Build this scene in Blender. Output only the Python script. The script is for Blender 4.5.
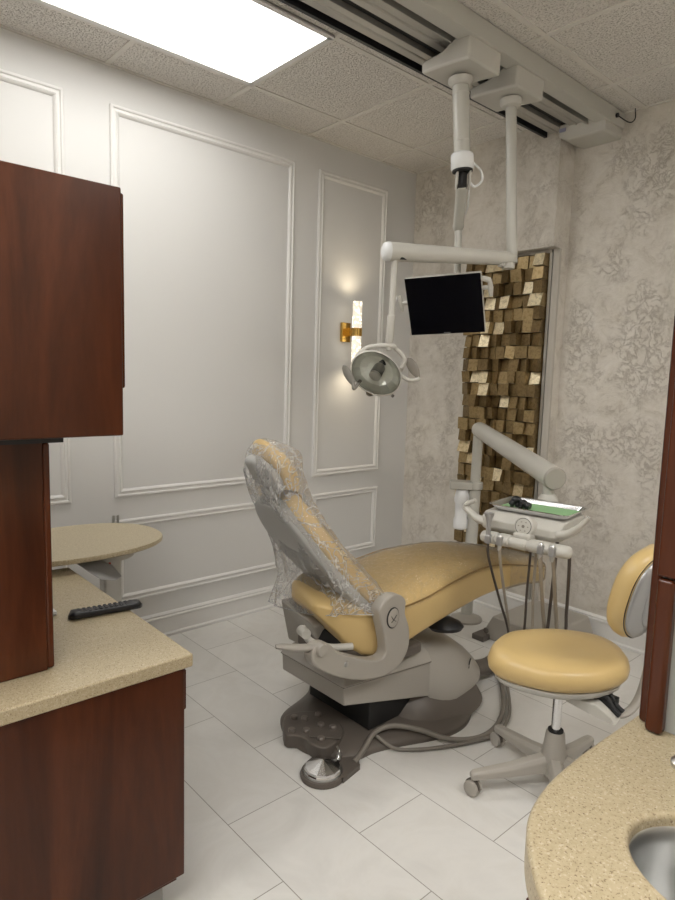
import bpy, bmesh, math, random
from mathutils import Vector, Matrix, noise as mnoise
for o in list(bpy.data.objects): bpy.data.objects.remove(o)
S = bpy.context.scene
COL = S.collection
V = Vector
PI = math.pi
RM_H = 2.783          # ceiling height

# ------------------------------------------------------------------ camera
yaw, pitch, roll = 0.840110206, -0.115220127, 0.0287499564
fw = V((-math.sin(yaw)*math.cos(pitch), math.cos(yaw)*math.cos(pitch), math.sin(pitch)))
rt0 = V((math.cos(yaw), math.sin(yaw), 0)); up0 = rt0.cross(fw)
rt = math.cos(roll)*rt0 + math.sin(roll)*up0
up = -math.sin(roll)*rt0 + math.cos(roll)*up0
camd = bpy.data.cameras.new('camera'); cam = bpy.data.objects.new('camera', camd); COL.objects.link(cam)
m = Matrix((rt, up, -fw)).transposed().to_4x4(); m.translation = V((2.99730323, -3.3339039, 1.39784982))
cam.matrix_world = m
camd.sensor_fit = 'HORIZONTAL'; camd.sensor_width = 36; camd.lens = 629.118581/675*36
camd.clip_start = 0.02
S.camera = cam

# ------------------------------------------------------------------ world, exposure
w = bpy.data.worlds.new('world'); S.world = w; w.use_nodes = True
w.node_tree.nodes['Background'].inputs[0].default_value = (0.9, 0.93, 1.0, 1)
w.node_tree.nodes['Background'].inputs[1].default_value = 0.1
S.view_settings.view_transform = 'Standard'; S.view_settings.look = 'None'
S.view_settings.exposure = 0.37; S.view_settings.gamma = 1; S.view_settings.use_curve_mapping = False
PANEL_POWER = 5.5     # radiance of the ceiling light diffusers
FILL_PANEL_POWER = 13.0  # radiance of the unseen panels added as fill
SCONCE_W = .75

# ------------------------------------------------------------------ materials
def N(nt, t, **k):
    n = nt.nodes.new(t)
    for a, b in k.items():
        if a in n.inputs.keys() if False else False: pass
        setattr(n, a, b)
    return n
def mat(name, col=(.8,.8,.8), rough=.5, metal=0, coat=0, spec=.5, emis=None, es=0, trans=0, ior=1.45, alpha=1):
    m = bpy.data.materials.new(name); m.use_nodes = True
    b = m.node_tree.nodes['Principled BSDF']
    b.inputs['Base Color'].default_value = (*col, 1); b.inputs['Roughness'].default_value = rough
    b.inputs['Metallic'].default_value = metal; b.inputs['Coat Weight'].default_value = coat
    b.inputs['Coat Roughness'].default_value = .12
    b.inputs['Specular IOR Level'].default_value = spec; b.inputs['IOR'].default_value = ior
    b.inputs['Transmission Weight'].default_value = trans; b.inputs['Alpha'].default_value = alpha
    if emis: b.inputs['Emission Color'].default_value = (*emis, 1); b.inputs['Emission Strength'].default_value = es
    return m
def nodes(m): return m.node_tree, m.node_tree.nodes, m.node_tree.links, m.node_tree.nodes['Principled BSDF']
def ramp(nt, stops, interp='LINEAR'):
    r = nt.nodes.new('ShaderNodeValToRGB'); r.color_ramp.interpolation = interp
    el = r.color_ramp.elements
    while len(el) < len(stops): el.new(.5)
    for e, (p, c) in zip(el, stops):
        e.position = p; e.color = (*c, 1) if len(c) == 3 else c
    return r
def coords(nt, scale=(1,1,1), loc=(0,0,0), rot=(0,0,0)):
    g = nt.nodes.new('ShaderNodeNewGeometry') 
    mp = nt.nodes.new('ShaderNodeMapping'); mp.inputs['Scale'].default_value = scale
    mp.inputs['Location'].default_value = loc; mp.inputs['Rotation'].default_value = rot
    nt.links.new(g.outputs['Position'], mp.inputs['Vector']); return mp.outputs[0]
def noise(nt, vec, scale, detail=4, rough=.5, dist=0):
    n = nt.nodes.new('ShaderNodeTexNoise'); n.inputs['Scale'].default_value = scale
    n.inputs['Detail'].default_value = detail; n.inputs['Roughness'].default_value = rough
    n.inputs['Distortion'].default_value = dist; nt.links.new(vec, n.inputs['Vector']); return n.outputs['Fac']
def bump(nt, h, bsdf, strength, dist):
    b = nt.nodes.new('ShaderNodeBump'); b.inputs['Strength'].default_value = strength; b.inputs['Distance'].default_value = dist
    nt.links.new(h, b.inputs['Height']); nt.links.new(b.outputs[0], bsdf.inputs['Normal']); return b

M = {}
M['paint'] = mat('white_wall_paint', (.68,.675,.66), .45)
M['trimpaint'] = mat('white_trim_paint', (.74,.73,.71), .3)
M['plainwall'] = mat('plain_wall', (.62,.58,.52), .7)

def wallpaper():
    m = mat('plaster_wallpaper', (.6,.55,.48), .55); nt, nd, lk, b = nodes(m)
    v = coords(nt)
    n1 = noise(nt, v, 9, 10, .78, .5); n2 = noise(nt, v, 19, 9, .76, .7); n3 = noise(nt, v, 3.4, 4, .6)
    r1 = ramp(nt, [(.36,(.54,.495,.43)), (.45,(.645,.605,.54)), (.56,(.695,.655,.595)), (.7,(.76,.73,.675))])
    lk.new(n1, r1.inputs[0])
    r2 = ramp(nt, [(.475,(0,0,0)), (.5,(1,1,1)), (.525,(0,0,0))]); lk.new(n2, r2.inputs[0])
    r3 = ramp(nt, [(.46,(0,0,0)), (.58,(1,1,1))]); lk.new(n3, r3.inputs[0])
    mul = nd.new('ShaderNodeMath'); mul.operation = 'MULTIPLY'; lk.new(r2.outputs[0], mul.inputs[0]); lk.new(r3.outputs[0], mul.inputs[1])
    m2 = nd.new('ShaderNodeMath'); m2.operation = 'MULTIPLY'; m2.inputs[1].default_value = .45; lk.new(mul.outputs[0], m2.inputs[0])
    mx = nd.new('ShaderNodeMix'); mx.data_type = 'RGBA'; lk.new(m2.outputs[0], mx.inputs['Factor'])
    lk.new(r1.outputs[0], mx.inputs['A']); mx.inputs['B'].default_value = (.36,.30,.235,1)
    lk.new(mx.outputs['Result'], b.inputs['Base Color'])
    ad = nd.new('ShaderNodeMath'); ad.operation = 'ADD'; lk.new(n1, ad.inputs[0]); lk.new(m2.outputs[0], ad.inputs[1])
    bump(nt, ad.outputs[0], b, .6, .01); return m
M['paper'] = wallpaper()

def ceiltile():
    m = mat('acoustic_ceiling_tile', (.6,.56,.5), .9); nt, nd, lk, b = nodes(m)
    v = coords(nt); n1 = noise(nt, v, 125, 4, .7); n2 = noise(nt, v, 260, 2, .5)
    r = ramp(nt, [(.36,(.50,.465,.42)), (.45,(.83,.795,.745)), (1,(.88,.85,.80))]); lk.new(n1, r.inputs[0])
    lk.new(r.outputs[0], b.inputs['Base Color'])
    r2 = ramp(nt, [(.36,(0,0,0)), (.5,(1,1,1))]); lk.new(n1, r2.inputs[0])
    bump(nt, r2.outputs[0], b, .8, .006); return m
M['ceil'] = ceiltile()
M['grid'] = mat('ceiling_grid_metal', (.70,.67,.62), .5)

def floortile():
    m = mat('marble_floor_tile', (.7,.7,.68), .3, spec=.4); nt, nd, lk, b = nodes(m)
    v = coords(nt, loc=(.5725, 2.352, 0))
    br = nd.new('ShaderNodeTexBrick'); lk.new(v, br.inputs['Vector'])
    br.offset = .5; br.offset_frequency = 2
    br.inputs['Scale'].default_value = 1; br.inputs['Brick Width'].default_value = .575; br.inputs['Row Height'].default_value = .2925
    br.inputs['Mortar Size'].default_value = .0016; br.inputs['Mortar Smooth'].default_value = .2; br.inputs['Bias'].default_value = 0
    br.inputs['Color1'].default_value = (.66,.645,.615,1); br.inputs['Color2'].default_value = (.72,.705,.675,1)
    br.inputs['Mortar'].default_value = (.30,.28,.25,1)
    v2 = coords(nt); n1 = noise(nt, v2, 3.0, 8, .6, 1.2)
    r = ramp(nt, [(.3,(.82,.82,.81)), (.5,(1,1,1)), (.62,(.9,.89,.87)), (.75,(1,1,1))]); lk.new(n1, r.inputs[0])
    mx = nd.new('ShaderNodeMix'); mx.data_type = 'RGBA'; mx.blend_type = 'MULTIPLY'; mx.inputs['Factor'].default_value = .55
    lk.new(br.outputs['Color'], mx.inputs['A']); lk.new(r.outputs[0], mx.inputs['B']); lk.new(mx.outputs['Result'], b.inputs['Base Color'])
    inv = nd.new('ShaderNodeMath'); inv.operation = 'SUBTRACT'; inv.inputs[0].default_value = 1; lk.new(br.outputs['Fac'], inv.inputs[1])
    bump(nt, inv.outputs[0], b, .3, .001); return m
M['floor'] = floortile()

def wood(name, c0, c1, c2, sc=(1,1,1), rough=.28):
    m = mat(name, c1, rough, coat=.1, spec=.35); nt, nd, lk, b = nodes(m)
    v = coords(nt, scale=sc); n1 = noise(nt, v, 3.2, 8, .6, .9); n2 = noise(nt, v, 26, 5, .6, .3)
    r = ramp(nt, [(.28,c0), (.5,c1), (.72,c2)]); lk.new(n1, r.inputs[0])
    r2 = ramp(nt, [(.35,(.78,.75,.72)), (.6,(1,1,1))]); lk.new(n2, r2.inputs[0])
    mx = nd.new('ShaderNodeMix'); mx.data_type = 'RGBA'; mx.blend_type = 'MULTIPLY'; mx.inputs['Factor'].default_value = .6
    lk.new(r.outputs[0], mx.inputs['A']); lk.new(r2.outputs[0], mx.inputs['B']); lk.new(mx.outputs['Result'], b.inputs['Base Color'])
    return m
M['cherry'] = wood('cherry_veneer', (.034,.0095,.004), (.070,.0195,.007), (.115,.034,.0125), (2.2,2.2,.35))
M['cherry_edge'] = wood('cherry_edge', (.048,.0125,.005), (.078,.021,.008), (.115,.032,.012), (3,3,.3), .22)

def speckle(name, base, dark, light, sc=1.0, rough=.35):
    m = mat(name, base, rough, spec=.5); nt, nd, lk, b = nodes(m)
    v = coords(nt); n1 = noise(nt, v, 330*sc, 3, .6); n2 = noise(nt, v, 240*sc, 2, .5); n3 = noise(nt, v, 130*sc, 3, .6)
    r1 = ramp(nt, [(.34,dark), (.42,base)]); lk.new(n1, r1.inputs[0])
    r2 = ramp(nt, [(.60,(0,0,0)), (.66,(1,1,1))]); lk.new(n2, r2.inputs[0])
    mx = nd.new('ShaderNodeMix'); mx.data_type = 'RGBA'; lk.new(r2.outputs[0], mx.inputs['Factor'])
    lk.new(r1.outputs[0], mx.inputs['A']); mx.inputs['B'].default_value = (*light, 1)
    r3 = ramp(nt, [(.3,(.86,.83,.78)), (.6,(1,1,1))]); lk.new(n3, r3.inputs[0])
    m2 = nd.new('ShaderNodeMix'); m2.data_type = 'RGBA'; m2.blend_type = 'MULTIPLY'; m2.inputs['Factor'].default_value = .8
    lk.new(mx.outputs['Result'], m2.inputs['A']); lk.new(r3.outputs[0], m2.inputs['B']); lk.new(m2.outputs['Result'], b.inputs['Base Color'])
    return m
M['counter'] = speckle('speckled_counter', (.47,.395,.26), (.19,.13,.07), (.56,.49,.36))
M['laminate'] = speckle('speckled_laminate', (.50,.43,.29), (.27,.2,.11), (.6,.53,.38), .8)

def vinyl(name, col, rough=.38, bs=.12):
    m = mat(name, col, rough, spec=.45); nt, nd, lk, b = nodes(m)
    v = coords(nt); n1 = noise(nt, v, 420, 2, .5); n2 = noise(nt, v, 6, 3, .5)
    mul = nd.new('ShaderNodeMix'); mul.data_type = 'RGBA'; mul.blend_type = 'MULTIPLY'; mul.inputs['Factor'].default_value = .25
    r = ramp(nt, [(.3,(.8,.8,.8)), (.7,(1,1,1))]); lk.new(n2, r.inputs[0])
    mul.inputs['A'].default_value = (*col, 1); lk.new(r.outputs[0], mul.inputs['B']); lk.new(mul.outputs['Result'], b.inputs['Base Color'])
    bump(nt, n1, b, bs, .0006); return m
M['vinyl'] = vinyl('tan_vinyl', (.60,.435,.195))
M['vinyl2'] = vinyl('tan_stool_vinyl', (.62,.45,.20), .3)
M['body'] = mat('warm_grey_plastic', (.37,.345,.305), .35)
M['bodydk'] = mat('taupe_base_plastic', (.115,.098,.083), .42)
M['bodylt'] = mat('pale_grey_plastic', (.52,.505,.46), .32)
M['poleenamel'] = mat('pale_grey_enamel', (.49,.48,.435), .3)
M['greyshell'] = mat('grey_back_shell', (.40,.40,.385), .4)
M['silver'] = mat('silver_paint', (.4,.4,.4), .32, .5)
M['white'] = mat('white_plastic', (.72,.73,.73), .35)
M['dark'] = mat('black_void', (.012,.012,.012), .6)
M['rubber'] = mat('grey_rubber_hose', (.2,.18,.155), .5)
M['hose'] = mat('tan_hose', (.33,.29,.235), .45)
M['hosedk'] = mat('dark_hose', (.07,.055,.045), .45)
M['black'] = mat('black_plastic', (.012,.012,.014), .35)
M['screen'] = mat('black_screen', (.002,.002,.004), .25, spec=.12)
M['chrome'] = mat('chrome', (.75,.75,.76), .16, 1)
M['steel'] = mat('brushed_steel', (.56,.56,.55), .3, 1)
M['alu'] = mat('aluminium_rail', (.5,.49,.46), .42, .8)
M['green'] = mat('green_tray_paper', (.27,.47,.24), .8)
M['goldmetal'] = mat('polished_brass', (.65,.42,.12), .2, 1)
M['red'] = mat('red_tube', (.5,.04,.03), .4)
M['lamp'] = mat('light_diffuser', (.9,.9,.9), .5, emis=(1,.985,.95), es=PANEL_POWER)
M['fill_lamp'] = mat('fill_panel_diffuser', (.9,.9,.9), .5, emis=(1,.98,.945), es=FILL_PANEL_POWER)
M['bottle'] = mat('translucent_bottle', (.78,.79,.80), .3)
M['button'] = mat('round_button_face', (.5,.48,.45), .4)
M['mortar'] = mat('mosaic_backing', (.05,.035,.015), .8)

def film(name, haze, sc, strength, hz=(.85,.87,.88), streak=.5, gloss=.9):
    m = bpy.data.materials.new(name); m.use_nodes = True; nt = m.node_tree; nd = nt.nodes; lk = nt.links
    for n in list(nd): nd.remove(n)
    def math_(op, a, b_=None, clamp=False):
        q = nd.new('ShaderNodeMath'); q.operation = op; q.use_clamp = clamp
        for i, x in enumerate((a, b_)):
            if x is None: continue
            if isinstance(x, (int, float)): q.inputs[i].default_value = x
            else: lk.new(x, q.inputs[i])
        return q.outputs[0]
    out = nd.new('ShaderNodeOutputMaterial'); tr = nd.new('ShaderNodeBsdfTransparent'); gl = nd.new('ShaderNodeBsdfGlossy'); d1 = nd.new('ShaderNodeBsdfDiffuse'); d2 = nd.new('ShaderNodeBsdfTranslucent')
    df = nd.new('ShaderNodeMixShader'); df.inputs[0].default_value = .5; lk.new(d1.outputs[0], df.inputs[1]); lk.new(d2.outputs[0], df.inputs[2])
    gl.inputs['Roughness'].default_value = .09; d1.inputs['Color'].default_value = (*hz, 1); d2.inputs['Color'].default_value = (*hz, 1)
    v = coords(nt, rot=(.3,.5,.2)); n1 = noise(nt, v, sc, 4, .55, 2.5); n2 = noise(nt, coords(nt, rot=(.9,.2,.4)), sc*.6, 3, .5, 3.0)
    r1 = math_('ABSOLUTE', math_('SUBTRACT', n1, .5)); r2 = math_('ABSOLUTE', math_('SUBTRACT', n2, .5))
    rr = math_('MINIMUM', r1, r2)
    b = nd.new('ShaderNodeBump'); b.inputs['Strength'].default_value = strength; b.inputs['Distance'].default_value = .04
    lk.new(rr, b.inputs['Height']); lk.new(b.outputs[0], gl.inputs['Normal'])
    ridge = ramp(nt, [(0,(1,1,1)), (.012,(.25,.25,.25)), (.035,(0,0,0))]); lk.new(rr, ridge.inputs[0])
    hz_ = math_('ADD', math_('MULTIPLY', ridge.outputs[0], streak), haze, True)  # fold streaks whitened: layered film and crinkle highlights put into the colour
    lw = nd.new('ShaderNodeFresnel'); lw.inputs['IOR'].default_value = 1.4
    mul = math_('MULTIPLY', lw.outputs[0], gloss, True)
    m1 = nd.new('ShaderNodeMixShader'); lk.new(hz_, m1.inputs[0]); lk.new(tr.outputs[0], m1.inputs[1]); lk.new(df.outputs[0], m1.inputs[2])
    m2 = nd.new('ShaderNodeMixShader'); lk.new(mul, m2.inputs[0]); lk.new(m1.outputs[0], m2.inputs[1]); lk.new(gl.outputs[0], m2.inputs[2])
    lk.new(m2.outputs[0], out.inputs[0]); return m
M['film'] = film('clear_plastic_film', .19, 7, 1.0, (.97,.98,.99), .45, .6)
M['film2'] = film('clear_seat_film', .01, 13, 1.0, (1,.98,.92), .22, 1.0)
def glassmat(name, col=(1,1,1), haze=.0):
    m = bpy.data.materials.new(name); m.use_nodes = True; nt = m.node_tree; nd = nt.nodes; lk = nt.links
    for n in list(nd): nd.remove(n)
    out = nd.new('ShaderNodeOutputMaterial'); tr = nd.new('ShaderNodeBsdfTransparent'); gl = nd.new('ShaderNodeBsdfGlossy')
    tr.inputs[0].default_value = (*col, 1); gl.inputs['Roughness'].default_value = .05
    lw = nd.new('ShaderNodeFresnel'); lw.inputs['IOR'].default_value = 1.5
    m2 = nd.new('ShaderNodeMixShader'); lk.new(lw.outputs[0], m2.inputs[0]); lk.new(tr.outputs[0], m2.inputs[1]); lk.new(gl.outputs[0], m2.inputs[2])
    lk.new(m2.outputs[0], out.inputs[0]); return m
M['glass'] = glassmat('lamp_glass', (.95,.96,.94))

def bubbleglass():
    m = mat('lit_bubble_glass', (.62,.58,.52), .2, emis=(1,.9,.72), es=1.2); nt, nd, lk, b = nodes(m)
    v = coords(nt); vo = nd.new('ShaderNodeTexVoronoi'); vo.inputs['Scale'].default_value = 62; lk.new(v, vo.inputs['Vector'])
    r = ramp(nt, [(.22,(1,1,1)), (.42,(.0,.0,.0))]); lk.new(vo.outputs['Distance'], r.inputs[0])
    r2 = nd.new('ShaderNodeMath'); r2.operation = 'MULTIPLY_ADD'; lk.new(r.outputs[0], r2.inputs[0]); r2.inputs[1].default_value = 2.2; r2.inputs[2].default_value = .5
    lk.new(r2.outputs[0], b.inputs['Emission Strength']); bump(nt, vo.outputs['Distance'], b, .8, .004); return m
M['bubble'] = bubbleglass()

def goldleaf():
    m = mat('gold_leaf_block', (.45,.33,.14), .36, .6); nt, nd, lk, b = nodes(m)
    at = nd.new('ShaderNodeAttribute'); at.attribute_name = 'tone'
    r = ramp(nt, [(0,(.13,.085,.035)), (.5,(.28,.20,.095)), (.8,(.42,.31,.155)), (1,(.88,.77,.54))]); lk.new(at.outputs['Fac'], r.inputs[0])
    v = coords(nt); n1 = noise(nt, v, 60, 6, .65, .6)
    r2 = ramp(nt, [(.36,(.6,.57,.5)), (.55,(1,1,1))]); lk.new(n1, r2.inputs[0])
    mx = nd.new('ShaderNodeMix'); mx.data_type = 'RGBA'; mx.blend_type = 'MULTIPLY'; mx.inputs['Factor'].default_value = .8
    lk.new(r.outputs[0], mx.inputs['A']); lk.new(r2.outputs[0], mx.inputs['B']); lk.new(mx.outputs['Result'], b.inputs['Base Color'])
    bump(nt, n1, b, .5, .003); return m
M['gold'] = goldleaf()

# ------------------------------------------------------------------ mesh helpers (all in world coordinates)
def B(): return bmesh.new()
def rootloc(o):
    l = V((0,0,0))
    while o is not None: l += o.location; o = o.parent
    return l
def obj(name, bm, m, parent=None, bevel=0, seg=3, smooth=True, angle=35, sub=0, loc=None, kind=None, solid=0, weld=True):
    if weld: bmesh.ops.remove_doubles(bm, verts=bm.verts, dist=1e-6)
    bmesh.ops.recalc_face_normals(bm, faces=bm.faces)
    base = rootloc(parent) if parent is not None else (V(loc) if loc is not None else V((0,0,0)))
    if parent is None and loc is None and kind is None:
        xs = [v.co.x for v in bm.verts]; ys = [v.co.y for v in bm.verts]; zs = [v.co.z for v in bm.verts]
        base = V(((min(xs)+max(xs))/2, (min(ys)+max(ys))/2, min(zs)))
    for v in bm.verts: v.co -= base
    me = bpy.data.meshes.new(name); bm.to_mesh(me); bm.free()
    for mm in (m if isinstance(m, (list, tuple)) else [m]): me.materials.append(mm)
    o = bpy.data.objects.new(name, me); COL.objects.link(o)
    if parent is not None: o.parent = parent
    else: o.location = base
    if smooth:
        for p in me.polygons: p.use_smooth = True
        if not bevel: me.set_sharp_from_angle(angle=math.radians(angle))
    if solid:
        s = o.modifiers.new('solid', 'SOLIDIFY'); s.thickness = solid; s.offset = 0
    if bevel:
        b = o.modifiers.new('bevel', 'BEVEL'); b.width = bevel; b.segments = seg; b.limit_method = 'ANGLE'; b.angle_limit = math.radians(32); b.harden_normals = True
    if sub:
        s = o.modifiers.new('sub', 'SUBSURF'); s.levels = sub; s.render_levels = sub
    if kind: o['kind'] = kind
    return o
def tag(o, label=None, cat=None, group=None, kind=None):
    if label: o['label'] = label
    if cat: o['category'] = cat
    if group: o['group'] = group
    if kind: o['kind'] = kind
    return o
def thing(name, label, cat, loc, group=None):
    o = bpy.data.objects.new(name, None); COL.objects.link(o); o.location = V(loc); o.empty_display_size = .1
    return tag(o, label, cat, group)
def box(bm, c, s, rot=None):
    r = bmesh.ops.create_cube(bm, size=1)
    for v in r['verts']:
        p = V((v.co.x*s[0], v.co.y*s[1], v.co.z*s[2]))
        if rot is not None: p = rot @ p
        v.co = V(c) + p
    return r['verts']
def bx(bm, x0, x1, y0, y1, z0, z1): return box(bm, ((x0+x1)/2, (y0+y1)/2, (z0+z1)/2), (abs(x1-x0), abs(y1-y0), abs(z1-z0)))
def frame(d):
    d = V(d).normalized(); a = V((0,0,1)) if abs(d.z) < .9 else V((1,0,0))
    u = d.cross(a).normalized(); return u, d.cross(u).normalized(), d
def skin(bm, rings, cap=True, closed=False):
    vr = [[bm.verts.new(p) for p in r] for r in rings]; n = len(rings[0]); K = len(rings)
    for i in range(K if closed else K-1):
        a, b = vr[i], vr[(i+1) % K]
        for j in range(n): bm.faces.new((a[j], a[(j+1)%n], b[(j+1)%n], b[j]))
    if cap and not closed:
        bm.faces.new(vr[0][::-1]); bm.faces.new(vr[-1])
    return vr
def cyl(bm, p0, p1, r0, r1=None, n=24):
    p0, p1 = V(p0), V(p1); u, v, d = frame(p1-p0); r1 = r0 if r1 is None else r1
    skin(bm, [[p + (u*math.cos(2*PI*k/n)+v*math.sin(2*PI*k/n))*r for k in range(n)] for p, r in ((p0, r0), (p1, r1))])
def lathe(bm, o, axis, prof, n=32, sx=1, sy=1, u=None):
    o = V(o); uu, v, d = frame(axis)
    if u is not None:
        uu = (V(u) - d*V(u).dot(d)).normalized(); v = d.cross(uu)
    skin(bm, [[o + d*h + (uu*math.cos(2*PI*k/n)*sx + v*math.sin(2*PI*k/n)*sy)*max(r, 1e-4) for k in range(n)] for r, h in prof])
def cr(pts, k=8):
    P = [V(p) for p in pts]; out = []
    for i in range(len(P)-1):
        p0 = P[i-1] if i else P[0]*2-P[1]; p1, p2 = P[i], P[i+1]; p3 = P[i+2] if i+2 < len(P) else P[-1]*2-P[-2]
        for j in range(k):
            t = j/k; out.append(.5*((2*p1)+(p2-p0)*t+(2*p0-5*p1+4*p2-p3)*t*t+(3*p1-p0-3*p2+p3)*t**3))
    out.append(P[-1]); return out
def tube(bm, pts, r, n=12, k=8, smooth=True, flat=1):
    P = cr(pts, k) if smooth else [V(p) for p in pts]
    R = r if callable(r) else (lambda t: r)
    u = None; rings = []
    for i, p in enumerate(P):
        t = (P[min(i+1, len(P)-1)] - P[max(i-1, 0)]).normalized()
        if u is None: u = frame(t)[0]
        u = (u - t*u.dot(t)).normalized(); v = t.cross(u); rr = R(i/(len(P)-1))
        rings.append([p + (u*math.cos(2*PI*q/n) + v*math.sin(2*PI*q/n)*flat)*rr for q in range(n)])
    skin(bm, rings)
def prism(bm, pts, vec):
    vec = V(vec); a = [bm.verts.new(V(p)) for p in pts]; b = [bm.verts.new(V(p)+vec) for p in pts]; n = len(a)
    bm.faces.new(a[::-1]); bm.faces.new(b)
    for i in range(n): bm.faces.new((a[i], a[(i+1)%n], b[(i+1)%n], b[i]))
def sring(c, X, Nn, a, b, e=4, n=36, crown=0):
    out = []
    for k in range(n):
        t = 2*PI*k/n; cx, sn = math.cos(t), math.sin(t)
        x = math.copysign(abs(cx)**(2/e), cx); y = math.copysign(abs(sn)**(2/e), sn)
        out.append(V(c) + V(X)*a*x + V(Nn)*(b*y + (crown*(1-x*x) if sn > 0 else 0)))
    return out
def interp(tab, k=6):
    """catmull-rom through rows of numbers"""
    out = []
    for i in range(len(tab)-1):
        p0 = tab[i-1] if i else [2*a-b for a, b in zip(tab[0], tab[1])]; p1, p2 = tab[i], tab[i+1]
        p3 = tab[i+2] if i+2 < len(tab) else [2*a-b for a, b in zip(tab[-1], tab[-2])]
        for j in range(k):
            t = j/k; out.append([.5*((2*b)+(c-a)*t+(2*a-5*b+4*c-d)*t*t+(3*b-a-3*c+d)*t**3) for a, b, c, d in zip(p0, p1, p2, p3)])
    out.append(list(tab[-1])); return out
X1 = V((1,0,0)); Y1 = V((0,1,0)); Z1 = V((0,0,1))
def struct(name, bm, m, **k):
    return obj(name, bm, m, kind='structure', **k)

# ------------------------------------------------------------------ room shell
XR, YB = 4.1, -5.4
b = B(); bx(b, -.2, XR+.2, YB-.2, .2, -.08, 0); struct('floor', b, M['floor'], smooth=False)
b = B(); bx(b, -.2, XR+.2, YB-.2, .2, RM_H, RM_H+.08); struct('ceiling', b, M['ceil'], smooth=False)
b = B(); bx(b, -.12, 0, YB, .12, 0, RM_H); struct('wall_left', b, M['paint'], smooth=False)
b = B(); bx(b, 0, XR, 0, .12, 0, RM_H); struct('wall_back', b, M['paper'], smooth=False)
b = B(); bx(b, XR, XR+.12, YB, .12, 0, RM_H); struct('wall_right', b, M['plainwall'], smooth=False)
b = B(); bx(b, -.12, XR+.12, YB-.12, YB, 0, RM_H); struct('wall_front', b, M['plainwall'], smooth=False)
# shallow pilaster: upper box, thinner backing below it
PX0, PX1, PZ = .53, 1.149, 2.133
b = B(); bx(b, PX0, PX1, -.157, 0, PZ, RM_H); bx(b, PX0, PX1, -.07, 0, 0, PZ); struct('wall_pilaster', b, M['paper'], smooth=False)
# ceiling grid
b = B(); T = .61; TX0 = .2925; TY0 = -.3581; TYs = .5892
for i in range(7): bx(b, TX0+i*.6096-.012, TX0+i*.6096+.012, YB, 0, RM_H-.004, RM_H+.002)
for j in range(-0, 9): bx(b, 0, XR, TY0-TYs*j-.012, TY0-TYs*j+.012, RM_H-.0047, RM_H+.002)
bx(b, 0, .015, YB, 0, RM_H-.006, RM_H); bx(b, 0, XR, -.015, 0, RM_H-.006, RM_H)
struct('trim_1', b, M['grid'], smooth=False)
# ceiling line trims along the pilaster
# baseboards: profile swept along a wall
def base_profile(bm, p0, p1, out):
    p0, p1, out = V(p0), V(p1), V(out)
    prof = [(0,0),(.022,0),(.022,.014),(.014,.022),(.014,.098),(.018,.102),(.018,.110),(.012,.116),(.014,.122),(.008,.130),(.003,.134),(0,.134)]
    skin(bm, [[p + out*a + Z1*h for a, h in prof] for p in (p0, p1)])
b = B(); base_profile(b, (0,YB,0), (0,0,0), X1); struct('baseboard_left', b, M['trimpaint'], smooth=False)
b = B(); base_profile(b, (0,0,0), (PX0,0,0), -Y1); base_profile(b, (PX1,0,0), (XR,0,0), -Y1); base_profile(b, (PX0,-.07,0), (PX1,-.07,0), -Y1)
base_profile(b, (PX1,-.085,0), (PX1,0,0), X1)
struct('baseboard_back', b, M['trimpaint'], smooth=False)
# picture-frame mouldings
def moulding(n, y0, y1, z0, z1):
    prof = [(0,0),(0,.010),(.006,.014),(.012,.014),(.016,.008),(.024,.008),(.030,.013),(.036,.010),(.042,.004),(.042,0)]
    bm = B(); rings = []
    for (y, z, sy, sz) in ((y0,z0,1,1),(y1,z0,-1,1),(y1,z1,-1,-1),(y0,z1,1,-1)):
        rings.append([V((h, y+sy*a, z+sz*a)) for a, h in prof])
    skin(bm, rings, closed=True); struct('trim_%d' % n, bm, M['trimpaint'], smooth=False)
moulding(2, -2.114, -1.04, .776, 2.614); moulding(3, -.86, -.278, .776, 2.614); moulding(4, -3.4, -2.322, .776, 2.614)
moulding(5, -2.114, -1.04, .235, .662); moulding(6, -.86, -.278, .235, .662); moulding(7, -3.4, -2.322, .235, .662)
# metal trim beside the mosaic
b = B(); bx(b, 1.088, 1.104, -.085, -.07, 0.13, 2.115)
struct('trim_8', b, M['alu'], smooth=False)
b = B(); bx(b, 1.112, 1.149, -.088, -.07, 0.13, 2.132); bx(b, PX0, 1.10, -.085, -.07, 2.117, 2.133)
struct('trim_9', b, mat('plaster_edge', (.50,.47,.42), .6), smooth=False)

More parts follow.
